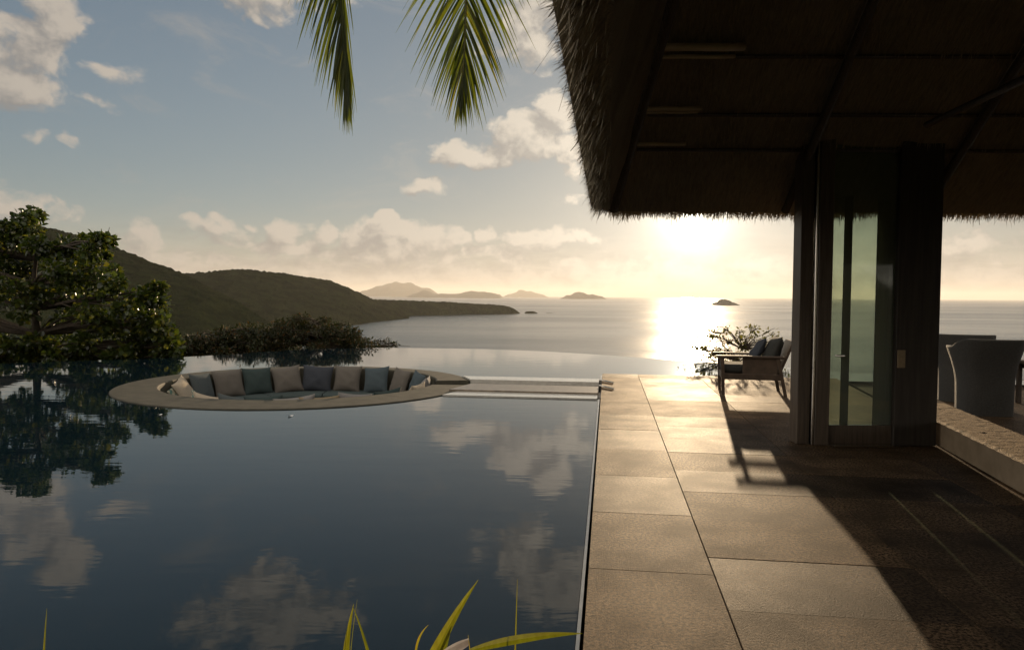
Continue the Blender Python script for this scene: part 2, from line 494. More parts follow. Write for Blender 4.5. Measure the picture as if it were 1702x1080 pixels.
def fabric(name, c):
    return simple(name, tuple(x * .85 for x in c), tuple(min(1, x * 1.15) for x in c), 140, .92, .0015, .15, space='obj')

# ------------------------------------------------------------------ setting: deck frame of reference
E1 = Vector((math.sin(R(7.55)), math.cos(R(7.55)), 0))      # along the deck, out to sea
E2 = Vector((E1.y, -E1.x, 0))                              # to the right
O = at(998.5, 656, 0)                                       # a point on the deck's pool edge
def st(s, t, z=0.0):                                        # s right of the pool edge, t along the deck measured from abreast the camera
    return Oo + E2 * s + E1 * t + Vector((0, 0, z))
Oo = O - E1 * (O.dot(E1))
WZ = -0.05                                                  # pool level
T_END = (at(1060, 622, 0) - Oo).dot(E1)

A0, A1 = at(1552, 735, 0), at(1700, 820, 0)          # foot of the low wall at the right
wd = (A0 - A1).normalized(); AF = A0 + wd * 30; A0 = A0 + wd * 1.25; A1 = A1 - wd * 6
def clip_right(ps, off):
    nr_ = Vector((wd.y, -wd.x, 0)); c0 = A1 + nr_ * off
    f = [(p - c0).dot(nr_) for p in ps]; out = []
    for a in range(len(ps)):
        b = (a + 1) % len(ps)
        if f[a] <= 0: out.append(ps[a])
        if (f[a] < 0) != (f[b] < 0): out.append(ps[a].lerp(ps[b], f[a] / (f[a] - f[b])))
    return out
# deck slabs
mb = MB(); random.seed(3)
S_R = 4.42
def slab(s0, s1, t0, t1):
    g = .0028; gc = .0013; tz = random.uniform(-.0012, .0012)
    ps = [st(s0 + g, t0 + gc), st(s1 - g, t0 + gc), st(s1 - g, t1 - gc), st(s0 + g, t1 - gc)]
    ps = clip_right(ps, .25)
    if len(ps) < 3: return
    ins = .003; n_ = len(ps); cen = sum(ps, Vector()) / n_
    mid = [(p + (cen - p).normalized() * ins) for p in ps]
    b = [Vector((p.x, p.y, -.03)) for p in ps]; c = [Vector((p.x, p.y, tz - .002)) for p in ps]; d = [Vector((p.x, p.y, tz)) for p in mid]
    t = random.random()
    fs = []
    for lv in (0, n_):
        for i in range(n_):
            j = (i + 1) % n_; fs.append((lv + i, lv + j, lv + n_ + j, lv + n_ + i))
    fs.append(tuple(range(2 * n_, 3 * n_)))
    mb.add(b + c + d, fs, t)
cols = [(0, .68, 1.06, .42)] + [(.68 + i * 1.12, .68 + (i + 1) * 1.12, .713, .25) for i in range(9)]
for (s0, s1, ln, off) in cols:
    t = -6 + off
    while t < T_END - .05:
        t1 = min(t + ln, T_END)
        if T_END - t1 < .15: t1 = T_END
        slab(s0, s1, t, t1); t = t1
mb.build('deck_paving', M['deck'], tint=True)['kind'] = 'structure'
mb = MB()
a0, a1, a2, a3 = st(.03, -7), st(10.4, -7), st(10.4, T_END - .03), st(.03, T_END - .03)
mb.prism(clip_right([a0, a1, a2, a3], .25), -1.6, -.012)
mb.build('deck_base', M['joint'])['kind'] = 'structure'

# ------------------------------------------------------------------ sunken lounge and its walkway
CX, CY, RO = -3.65, 12.52, 2.94
ICX, ICY, RI = -3.69, 12.775, 2.33
def circ(cx, cy, r, n_, a0=0, a1=2 * math.pi, z=0):
    return [Vector((cx + r * math.cos(a0 + (a1 - a0) * i / n_), cy + r * math.sin(a0 + (a1 - a0) * i / n_), z)) for i in range(n_ + 1)]
# walkway band in t (distance along E1)
def t_of(px, py): return (at(px, py, 0) - Oo).dot(E1)
TF1, TF0 = t_of(900, 625.5), t_of(900, 631)      # far weir
TN3, TN2, TN1 = t_of(900, 639.5), t_of(900, 650), t_of(900, 656.5)
# left ends meet the ring
def ring_hit(t, extra=0.0):
    # s where line t=const meets the ring's right side
    c = Vector((CX, CY, 0)) - Oo; cs, ct = c.dot(E2), c.dot(E1)
    r = RO + extra; dd = r * r - (t - ct) ** 2
    return cs + math.sqrt(max(dd, 0))
c_ = Vector((CX, CY, 0)) - Oo; CS, CT = c_.dot(E2), c_.dot(E1)
lounge = empty('sunken_lounge', (CX, CY, 0))
tag(lounge, 'round sunken seating pit with a tan rim set in the pool, ringed with cushions', 'sunken lounge')
# ring top with an opening on the walkway side
NSEG = 160
gap0 = math.asin((TN3 - CT + .02) / RO) ; gap1 = math.asin((TF0 - CT - .02) / RO)
baseang = math.atan2(E2.y, E2.x)
g0, g1 = baseang + gap0, baseang + gap1       # E1 is +90 deg from E2
mb = MB()
vs = []; fs = []
angs = [g1 + (2 * math.pi - (g1 - g0)) * i / NSEG for i in range(NSEG + 1)]
for a in angs:
    ca, sa = math.cos(a), math.sin(a)
    # inner radius seen from outer centre
    dx, dy = ICX - CX, ICY - CY
    pr = ca * dx + sa * dy
    ri = pr + math.sqrt(max(RI * RI - (dx * dx + dy * dy) + pr * pr, 0))
    prof = [(RO - .02, -.35), (RO - .02, -.06), (RO, -.05), (RO, -.044), (RO - .008, -.037), (RO - .02, -.034), (ri + .03, -.034), (ri + .008, -.04), (ri, -.06), (ri, -.95)]
    for (r, z) in prof: vs.append(Vector((CX + r * ca, CY + r * sa, z)))
K = 10
for i in range(NSEG):
    for j in range(K - 1): fs.append((i * K + j, i * K + j + 1, (i + 1) * K + j + 1, (i + 1) * K + j))
fs.append(tuple(range(K))); fs.append(tuple(reversed(range(NSEG * K, NSEG * K + K))))
mb.add(vs, fs)
mb.build('rim', M['concrete'], lounge)
mb = MB(); mb.prism(circ(ICX, ICY, RI + .05, 80)[:-1], -1.0, -.9); mb.build('pit_floor', M['pit'], lounge)
def annulus(mb, cx, cy, r0, r1, z0, z1, a0, a1, n_, bev=.03):
    vs = []; fs = []
    prof = [(r0, z0), (r0, z1 - bev), (r0 + bev, z1), (r1 - bev, z1), (r1, z1 - bev), (r1, z0)]
    for i in range(n_ + 1):
        a = a0 + (a1 - a0) * i / n_
        for (r, z) in prof: vs.append((cx + r * math.cos(a), cy + r * math.sin(a), z))
    for i in range(n_):
        for j in range(6): fs.append((i * 6 + j, i * 6 + (j + 1) % 6, (i + 1) * 6 + (j + 1) % 6, (i + 1) * 6 + j))
    fs.append(tuple(range(6))); fs.append(tuple(reversed(range(n_ * 6, n_ * 6 + 6))))
    mb.add(vs, fs)
bo = .16
mb = MB(); annulus(mb, ICX, ICY, RI - .78, RI - .005, -.9, -.61, g1 + bo, g0 - bo + 2 * math.pi, 90, .01); mb.build('bench', M['pit'], lounge)
nb = 9
for i in range(nb):
    a0_ = g1 + bo + .02; a1_ = g0 - bo - .02 + 2 * math.pi
    q0 = a0_ + (a1_ - a0_) * i / nb + .006; q1 = a0_ + (a1_ - a0_) * (i + 1) / nb - .006
    mb = MB(); annulus(mb, ICX, ICY, RI - .80, RI - .02, -.608, -.48, q0, q1, 14, .035)
    mb.build('seat_cushion', M['fabric_seat'], lounge, smooth=False)

# walkway (trench between two weirs)
walk = empty('sunken_walkway', st(-2, (TN2 + TF0) / 2, 0))
tag(walk, 'narrow sunken path between two wet stone weirs linking deck and round lounge', 'walkway')
def strip(s0a, s0b, s1, t0, t1, z0, z1):
    mb = MB(); p = [st(s0a, t0), st(s1, t0), st(s1, t1), st(s0b, t1)]
    mb.prism(p, z0, z1); return mb
e = .012
strip(ring_hit(TF0, .0) + e, ring_hit(TF1, 0) + e, -.05, TF0, TF1, -.9, -.02).build('weir', M['wet_stone'], walk)
strip(ring_hit(TN2 - .0, 0) - .12, ring_hit(TN3, 0) + e, -.05, TN2, TN3, -.9, -.006).build('stone_kerb', M['tan_stone'], walk)
strip(ring_hit(TN1, 0) + e, ring_hit(TN2, 0) + e, -.05, TN1, TN2 - .004, -.9, -.03).build('weir', M['wet_stone'], walk)
strip(ring_hit(TN3, -.9), ring_hit(TF0, -.9), .0, TN3 + .003, TF0 - .003, -1.0, -.88).build('path_floor', M['pit'], walk)
for i in range(4):
    mb = MB(); s1 = .0 - i * .28
    mb.prism([st(s1 - .28, TN3 + .004), st(s1 - .004, TN3 + .004), st(s1 - .004, TF0 - .004), st(s1 - .28, TF0 - .004)], -.879, -.20 - i * .18 + .0)
    mb.build('step', M['tan_stone'], walk)
for tt in (TF0 + .02, TN3 - .06):
    mb = MB(); mb.tube([st(-.03, tt + .02, .02), st(.2, tt - .34, .014)], .013, 8)
    mb.build('steel_edge', M['steel'], walk, smooth=True)

# ------------------------------------------------------------------ pool
inf = [(1420, 620), (1330, 611.5), (1260, 607), (1197, 603), (1100, 597), (1000, 589.5), (900, 583.5), (800, 579.8), (700, 578.3), (620, 577.8), (540, 579), (450, 584), (380, 589), (290, 594), (180, 598), (60, 602), (-80, 607), (-260, 615), (-500, 632), (-800, 665)]
infp = [at(x, y, WZ) for x, y in inf]
poly = []
g_e = -.036                                  # the gutter runs along the deck edge
poly.append(st(g_e, 2.45, WZ)); poly.append(st(g_e, TN1 - .012, WZ))
# near side of walkway to the ring, round it, back along the far weir
r_ = RO + .006
s_n = ring_hit(TN1 - .012, .006); poly.append(st(s_n, TN1 - .012, WZ))
an0 = math.atan2((TN1 - .012) - CT, s_n - CS); s_f = ring_hit(TF1 + .012, .006); an1 = math.atan2((TF1 + .012) - CT, s_f - CS)
NN = 120
for i in range(1, NN):
    a = an0 - (2 * math.pi - (an1 - an0)) * i / NN
    poly.append(st(CS + r_ * math.cos(a), CT + r_ * math.sin(a), WZ))
poly.append(st(s_f, TF1 + .012, WZ)); poly.append(st(g_e, TF1 + .012, WZ))
poly.append(st(g_e, T_END + .05, WZ)); poly.append(st(10.3, T_END + .05, WZ))
poly.append(infp[0] + Vector((2.5, -1.0, 0)))
poly += infp
poly.append(st(-16, 2.45, WZ))
me_p = link_mesh('pool_water', poly, [list(range(len(poly)))], M['pool']); me_p['kind'] = 'structure'
for f_ in me_p.data.polygons:
    if f_.normal.z < 0: me_p.data.flip_normals(); break
# basin wall below the infinity edge
mb = MB()
outer = infp
for i in range(len(outer) - 1):
    a, b = outer[i], outer[i + 1]
    nrm = Vector((0, 0, 1)).cross(b - a).normalized() * -1
    if nrm.dot(Vector((CX, CY, 0)) - a) > 0: nrm = -nrm
    q = nrm * .16
    a = Vector((a.x, a.y, 0)) + nrm * .004; b = Vector((b.x, b.y, 0)) + nrm * .004
    mb.hexa([a + Vector((0, 0, -2.2)), b + Vector((0, 0, -2.2)), b + q + Vector((0, 0, -2.2)), a + q + Vector((0, 0, -2.2)),
             a + Vector((0, 0, WZ - .004)), b + Vector((0, 0, WZ - .004)), b + q + Vector((0, 0, WZ - .03)), a + q + Vector((0, 0, WZ - .03))])
w = mb.build('infinity_wall', M['tan_stone']); tag(w, 'thin curved infinity edge wall holding the far side of the pool', 'pool wall')
# overflow gutter along the deck
gut = empty('overflow_gutter', st(-.04, 4, WZ))
tag(gut, 'narrow pale overflow channel between the pool water and the deck slabs', 'gutter')
mb = MB(); mb.prism([st(-.032, 2.45), st(-.015, 2.45), st(-.015, TN1 - .02), st(-.032, TN1 - .02)], -.3, WZ + .014); mb.build('lip', M['wet_stone'], gut)
mb = MB(); mb.prism([st(-.0145, 2.45), st(.002, 2.45), st(.002, TN1 - .02), st(-.0145, TN1 - .02)], -.3, -.16); mb.build('channel', M['joint'], gut)
mb = MB(); mb.prism([st(-.032, TF1 + .02), st(-.002, TF1 + .02), st(-.002, T_END + .04), st(-.032, T_END + .04)], -.3, WZ + .010); mb.build('lip', M['wet_stone'], gut)
# planting bed in front of the pool
mb = MB(); mb.prism([st(-16, 2.2), st(-.005, 2.2), st(-.005, 2.45), st(-16, 2.45)], -1, 0.0)
o = mb.build('pool_coping', M['concrete']); o['kind'] = 'structure'
nx, ny = 60, 20
V = []; 
for j in range(ny + 1):
    for i in range(nx + 1):
        s = -16 + 15.99 * i / nx; t = -2 + 4.19 * j / ny
        V.append(st(s, t, -.06 + .05 * mnoise.noise((s * 2, t * 2, 0))))
Fq = [(j * (nx + 1) + i, j * (nx + 1) + i + 1, (j + 1) * (nx + 1) + i + 1, (j + 1) * (nx + 1) + i) for j in range(ny) for i in range(nx)]
link_mesh('soil_bed', V, Fq, M['soil'], smooth=True)['kind'] = 'structure'

# ------------------------------------------------------------------ hillside, sea, hills, islands
def terr(x, y):
    # flat shelf round the pool, falling away to the sea in front; rising behind
    d = max(0, y - 24 - .002 * x * x * 0) 
    dl = max(0, -x - 22); dr = max(0, x - 13)
    dd = math.hypot(d, .8 * dl if y > 0 else 0.3 * dl) + dr * .9
    z = -2.4 - .62 * dd - .0006 * dd * dd
    if y < -8: z += (-8 - y) * .35
    z += .6 * mnoise.noise((x * .08, y * .08, 3)) + .15 * mnoise.noise((x * .5, y * .5, 1))
    return max(z, SEA_Z - 6)
xs = np.concatenate([np.linspace(-900, -60, 36), np.linspace(-56, 60, 90), np.linspace(66, 500, 24)])
ys = np.concatenate([np.linspace(-300, -20, 14), np.linspace(-16, 60, 70), np.linspace(64, 300, 40)])
V = [Vector((x, y, terr(x, y))) for y in ys for x in xs]; nx = len(xs)
Fq = [(j * nx + i, j * nx + i + 1, (j + 1) * nx + i + 1, (j + 1) * nx + i) for j in range(len(ys) - 1) for i in range(nx - 1)]
link_mesh('terrain', V, Fq, M['ground'], smooth=True)['kind'] = 'structure'

gx = [-70000, -30000, -10000, -4000, -1500, 0, 1500, 4000, 10000, 30000, 70000]
V = [Vector((x, y, SEA_Z)) for y in gx for x in gx]
Fq = [(j * 11 + i, j * 11 + i + 1, (j + 1) * 11 + i + 1, (j + 1) * 11 + i) for j in range(10) for i in range(10)]
link_mesh('sea', V, Fq, M['sea'])['kind'] = 'structure'

def ridge_hill(name, pts, front, back, mat, seg, rows, amp, fine, seed, curve=1.15, kind='structure', spur=0.0):
    """pts: (px, py, D) along the crest; the slopes run down to sea level in front and behind"""
    W = [atD(px, py, D) for px, py, D in pts]
    L = []
    for i in range(seg + 1):
        u = i / seg * (len(W) - 1); k = min(int(u), len(W) - 2); f = u - k
        p0, p1, p2, p3 = W[max(k - 1, 0)], W[k], W[k + 1], W[min(k + 2, len(W) - 1)]
        L.append(.5 * ((2 * p1) + (p2 - p0) * f + (2 * p0 - 5 * p1 + 4 * p2 - p3) * f * f + (3 * p1 - p0 - 3 * p2 + p3) * f ** 3))
    V = []
    zb = SEA_Z - 4
    for i, c in enumerate(L):
        dirv = Vector((c.x, c.y, 0)).normalized()
        h = max(c.z - zb, 1.0)
        for j in range(-rows, rows + 1):
            q = j / rows
            ext = front if q < 0 else back
            m_ = abs(q)
            x = c.x + dirv.x * ext * q * (.35 + .65 * min(1, h / 80.0)); y = c.y + dirv.y * ext * q * (.35 + .65 * min(1, h / 80.0))
            fall = (1 - m_ ** curve)
            z = zb + h * fall
            sn = mnoise.fractal((x * .0045, y * .0045, seed), 1.0, 2.0, 4)
            z += spur * h * sn * m_ * (1 - m_) * 4 * .5
            z += amp * mnoise.noise((x * .012, y * .012, seed)) * (m_ > .02) * fall
            z += fine * (mnoise.noise((x * .11, y * .11, seed)) + .6 * mnoise.noise((x * .31, y * .31, seed)))
            V.append(Vector((x, y, z)))
    nn = 2 * rows + 1
    Fq = [(i * nn + j, i * nn + j + 1, (i + 1) * nn + j + 1, (i + 1) * nn + j) for i in range(seg) for j in range(nn - 1)]
    o = link_mesh(name, V, Fq, mat, smooth=True)
    o.data.flip_normals()
    o['kind'] = kind
    return o
ridge_hill('hill', [(-520, 300, 900), (-300, 322, 950), (-150, 340, 980), (0, 366, 1000), (60, 374, 1010), (120, 388, 1020), (180, 406, 1030), (240, 430, 1040), (300, 453, 1030), (350, 478, 1000), (400, 506, 960), (440, 530, 920), (480, 556, 880), (510, 580, 850)],
           520, 500, M['hill'], 700, 42, 8, 2.2, 3.1, 1.05, spur=.45)
ridge_hill('hill', [(150, 470, 1500), (230, 463, 1560), (280, 456, 1600), (330, 453, 1640), (395, 447.5, 1700), (440, 451, 1740), (500, 459, 1800), (550, 467, 1850), (590, 483, 1900), (620, 497, 1960), (650, 503, 2050), (680, 511, 2150)],
           480, 500, M['hill'], 600, 36, 8, 3.0, 7.7, 1.1, spur=.35)
ridge_hill('headland', [(560, 497, 2150), (620, 498, 2200), (700, 500, 2300), (760, 503, 2400), (800, 505, 2460), (830, 507, 2500), (850, 511, 2520), (860, 517, 2530), (866, 522, 2530)],
           160, 300, M['hill'], 400, 20, 4, 2.6, 1.7, 1.2)
def islet(px0, px1, ptop, D, seed, prof=None, mat='island', n_=60, nm='island', fine=.05):
    """mound rising from the sea between two bearings"""
    a, b = atD(px0, 500, D), atD(px1, 500, D)
    wid = abs(b.x - a.x)
    hmax = atD((px0 + px1) / 2, ptop, D).z - SEA_Z
    V = []; m_ = 14
    for i in range(n_ + 1):
        u = i / n_
        pf = 0
        for k in range(len(prof) - 1):
            if prof[k][0] <= u <= prof[k + 1][0]:
                f = (u - prof[k][0]) / (prof[k + 1][0] - prof[k][0]); f = f * f * (3 - 2 * f)
                pf = prof[k][1] * (1 - f) + prof[k + 1][1] * f
        for j in range(-m_, m_ + 1):
            q = j / m_
            x = a.x + (b.x - a.x) * u; y = D + q * wid * .28
            h = hmax * pf * (1 - abs(q) ** 1.5)
            h += hmax * fine * 3 * mnoise.fractal((u * 9, q * 4, seed), 1.0, 2.0, 4) * pf
            V.append(Vector((x, y, SEA_Z - 1.5 + h)))
    k2 = 2 * m_ + 1
    Fq = [(i * k2 + j, (i + 1) * k2 + j, (i + 1) * k2 + j + 1, i * k2 + j + 1) for i in range(n_) for j in range(k2 - 1)]
    o = link_mesh(nm, V, Fq, M[mat], smooth=True); o['kind'] = 'structure'; return o
islet(585, 740, 469, 27000, 1, [(0, 0), (.15, .45), (.3, .75), (.45, 1), (.6, .9), (.8, .62), (1, 0)])
islet(676, 838, 483, 19000, 2, [(0, 0), (.07, .5), (.18, 1), (.3, .55), (.5, .55), (.68, .95), (.85, .8), (.95, .5), (1, 0)])
islet(832, 915, 482, 33000, 3, [(0, 0), (.2, .45), (.42, 1), (.58, .8), (.8, .45), (1, 0)])
islet(928, 1010, 485, 17000, 4, [(0, 0), (.2, .5), (.4, 1), (.6, .7), (.85, .45), (1, 0)])
islet(1177, 1232, 497, 5600, 5, [(0, 0), (.25, .5), (.4, 1), (.6, .9), (.75, .5), (1, 0)], nm='islet')
islet(870, 897, 516.5, 2560, 8, [(0, 0), (.2, .9), (.6, 1), (1, 0)], 'hill', nm='islet')
islet(901, 936, 519, 2620, 9, [(0, 0), (.3, .9), (.6, .6), (1, 0)], 'hill', nm='islet')

# ------------------------------------------------------------------ foliage
def leaf_arrays(rng, centers, radii, counts, size, aspect=.55, droop=0.2, hug=None):
    """many small folded leaves scattered through lumpy clusters"""
    C = np.repeat(np.array(centers, float), counts, axis=0)
    Rr = np.repeat(np.array(radii, float), counts, axis=0)
    N = len(C)
    d = rng.normal(size=(N, 3)); d /= np.linalg.norm(d, axis=1)[:, None]
    r = rng.random(N) ** .45
    Pp = C + d * Rr * r[:, None]
    ax = d * .8 + rng.normal(size=(N, 3)) * .7 + np.array([0, 0, -droop])
    ax /= np.linalg.norm(ax, axis=1)[:, None]
    up = np.array([0, 0, 1.0]) + rng.normal(size=(N, 3)) * .55
    sd_ = np.cross(ax, up); sd_ /= (np.linalg.norm(sd_, axis=1)[:, None] + 1e-9)
    nm = np.cross(sd_, ax)
    L = size * (0.45 + 1.0 * rng.random(N) ** 1.3)[:, None]; Wd = L * aspect
    v0 = Pp; v1 = Pp + ax * L * .35 + sd_ * Wd * .5 + nm * L * .06; v2 = Pp + ax * L * .75 + sd_ * Wd * .38 + nm * L * .02
    v3 = Pp + ax * L - nm * L * .1; v4 = Pp + ax * L * .75 - sd_ * Wd * .38 + nm * L * .02; v5 = Pp + ax * L * .35 - sd_ * Wd * .5 + nm * L * .06
    V = np.stack([v0, v1, v2, v3, v4, v5], axis=1).reshape(-1, 3)
    b = np.arange(N)[:, None] * 6
    Fa = np.concatenate([b + np.array([0, 1, 2, 3]), b + np.array([0, 3, 4, 5])], axis=0)
    t = rng.random(N); return V, Fa, np.concatenate([t, t])
def make_tree(name, root_pos, clusters, size, counts, mat, seed, aspect, label, cat, group, trunk_r=.14, top=None, twig=.012):
    rng = np.random.default_rng(seed); random.seed(seed)
    root = empty(name, root_pos); tag(root, label, cat, group)
    rp = Vector(root_pos)
    C = [c for c, r in clusters]; Rr = [r for c, r in clusters]
    V, Fa, t = leaf_arrays(rng, [tuple(c) for c in C], [tuple(r) for r in Rr], counts, size, aspect)
    link_mesh('crown', V, Fa, M[mat], root, tint=t)
    mb = MB()
    cen = sum(C, Vector()) / len(C)
    topp = Vector(top) if top else Vector((cen.x, cen.y, max(c.z for c in C) * .6 + cen.z * .4))
    nseg = 8; sp_ = []
    for i in range(nseg + 1):
        u = i / nseg; sp_.append(rp.lerp(topp, u) + Vector((math.sin(u * 5 + seed) * .12, math.cos(u * 4 + seed) * .1, 0)) * (1 if 0 < i < nseg else 0))
    mb.tube(sp_, [trunk_r * (1 - .8 * i / nseg) for i in range(nseg + 1)], 8)
    for c in C:
        best = min(sp_[2:], key=lambda q: (q - c).length + max(0, q.z - c.z) * 2)
        mid = best.lerp(c, .5) + Vector((random.uniform(-.15, .15), random.uniform(-.15, .15), random.uniform(0, .25)))
        rr = min(trunk_r * .35, .02 + (best - c).length * .012)
        mb.tube([best, mid, c], [rr, rr * .6, twig * .5], 5)
        for k in range(4):
            e_ = c + Vector((random.gauss(0, .6) * Rr[0][0], random.gauss(0, .6) * Rr[0][1], random.gauss(.2, .5) * Rr[0][2]))
            mb.tube([mid.lerp(c, .6), c.lerp(e_, .5) + Vector((0, 0, .02)), e_], [twig, twig * .7, twig * .4], 4)
    mb.build('trunk', M['bark'], root, smooth=True)
    return root
random.seed(11)
env = [(-320, 330), (-150, 352), (-40, 372), (0, 372), (30, 362), (48, 350), (66, 354), (82, 400), (110, 402), (135, 396), (165, 390), (184, 396), (192, 420), (205, 450), (238, 482), (262, 470), (272, 505), (276, 540), (288, 560), (292, 592)]
def env_y(x):
    for (x0, y0), (x1, y1) in zip(env, env[1:]):
        if x0 <= x <= x1: return y0 + (y1 - y0) * (x - x0) / (x1 - x0)
    return 999
cl = []
for (x, y, r) in [(18, 378, 12), (40, 366, 11), (58, 358, 10), (50, 385, 14), (30, 400, 16), (8, 396, 12), (60, 405, 12), (85, 418, 14), (112, 410, 12), (140, 404, 11), (165, 398, 10), (178, 400, 8),
                  (150, 418, 12), (120, 430, 14), (170, 425, 8), (95, 445, 16), (60, 438, 14), (30, 440, 16), (0, 430, 18), (145, 458, 14), (118, 470, 16), (190, 470, 12), (225, 500, 13), (244, 490, 11),
                  (262, 480, 9), (258, 500, 8), (205, 512, 15), (250, 532, 16), (268, 548, 14), (230, 550, 17), (276, 572, 12), (180, 540, 18), (150, 510, 16), (90, 490, 18), (50, 480, 18), (10, 480, 20), (120, 530, 18), (262, 520, 10),
                  (-30, 390, 20), (-60, 370, 22), (-100, 380, 26)]:
    D = random.uniform(16.9, 18.6); s = D / F * r * 1.35
    cl.append((atD(x, y, D), (s * 1.12, s * 1.2, s * .88)))
for i in range(92):
    x = random.uniform(-330, 285); ey = env_y(x)
    y = random.uniform(max(ey + 30, 440 if x > -60 else ey + 25), 603); D = random.uniform(17.0, 19.5); r = random.uniform(13, 22)
    if x > 150 and y < 500 and x + (y - 440) * .2 > 190: continue
    s = D / F * r; cl.append((atD(x, y, D), (s * 1.25, s * 1.4, s * .9)))
for i in range(64):
    x = random.uniform(-330, 288); D = random.uniform(17.4, 18.6); s = D / F * random.uniform(12, 18)
    cl.append((atD(x, random.uniform(562, 604), D), (s * 1.3, s, s * 1.0)))
tb = atD(35, 640, 18.3); 
def gz(p): return Vector((p.x, p.y, terr(p.x, p.y) - .1))
tree1 = make_tree('broadleaf_tree', gz(tb), cl, .125, [230 if i < 41 else (125 if i < 133 else 210) for i in range(len(cl))], 'leaf_glossy', 5, .72,
          'large spreading tree with glossy green leaves rising at the pool left edge', 'tree', None, .2, atD(60, 430, 18.1))

# low trees behind the infinity edge
def canopy(envl, ybot, D0, D1, k, rr, seed):
    random.seed(seed); out = []
    xs0, xs1 = envl[0][0], envl[-1][0]
    for i in range(k):
        x = random.uniform(xs0, xs1)
        for (x0, y0), (x1, y1) in zip(envl, envl[1:]):
            if x0 <= x <= x1: ey = y0 + (y1 - y0) * (x - x0) / (x1 - x0)
        r = random.uniform(*rr)
        y = ey + r * .7 + (random.random() ** 1.3) * max(0, ybot - ey - r)
        D = random.uniform(D0, D1); s = D / F * r
        out.append((atD(x, y, D), (s * 1.35, s * 1.35, s * .75)))
    return out
c1 = canopy([(262, 566), (290, 556), (340, 554), (380, 540), (420, 536), (455, 545), (475, 560)], 603, 21.5, 24.5, 92, (9, 16), 21)
make_tree('low_tree', gz(atD(375, 640, 23.8)), c1, .10, [190] * len(c1), 'leaf_dark', 22, .5, 'smaller dark green low tree between the big leafy tree and the rounded one', 'tree', None, .1)
c2 = canopy([(440, 560), (458, 532), (480, 524), (515, 519), (550, 526), (585, 540), (610, 556), (622, 574)], 604, 21.5, 24.5, 120, (8, 15), 23)
for (x, y, r) in [(632, 572, 7), (645, 566, 6), (652, 576, 6), (638, 580, 5), (657, 572, 4), (618, 580, 9)]:
    s = 23 / F * r; c2.append((atD(x, y, 23), (s * 1.3, s, s * .7)))
make_tree('low_tree', gz(atD(530, 640, 23.2)), c2, .085, [200] * (len(c2) - 6) + [45] * 6, 'leaf_dark', 24, .42, 'rounded dark tree with reddish leaf tips just behind the round lounge', 'tree', None, .12)
c3 = []
random.seed(5)
for i in range(64):
    x = random.choice([1150, 1165, 1180, 1170, 1185, 1205, 1225, 1232, 1240, 1262, 1285, 1300]) + random.gauss(0, 9)
    y = random.uniform(545 if 1190 < x < 1275 else 552, 600)
    s = 19 / F * random.uniform(6, 9); c3.append((atD(x, y, random.uniform(17.6, 19)), (s, s, s * .8)))
make_tree('shrub', gz(atD(1232, 640, 18.6)), c3, .085, [17] * len(c3), 'leaf_shrub', 26, .5, 'sparse small leaved shrub backlit by the sun behind the wooden armchair', 'shrub', None, .045, atD(1235, 580, 18.4), twig=.008)

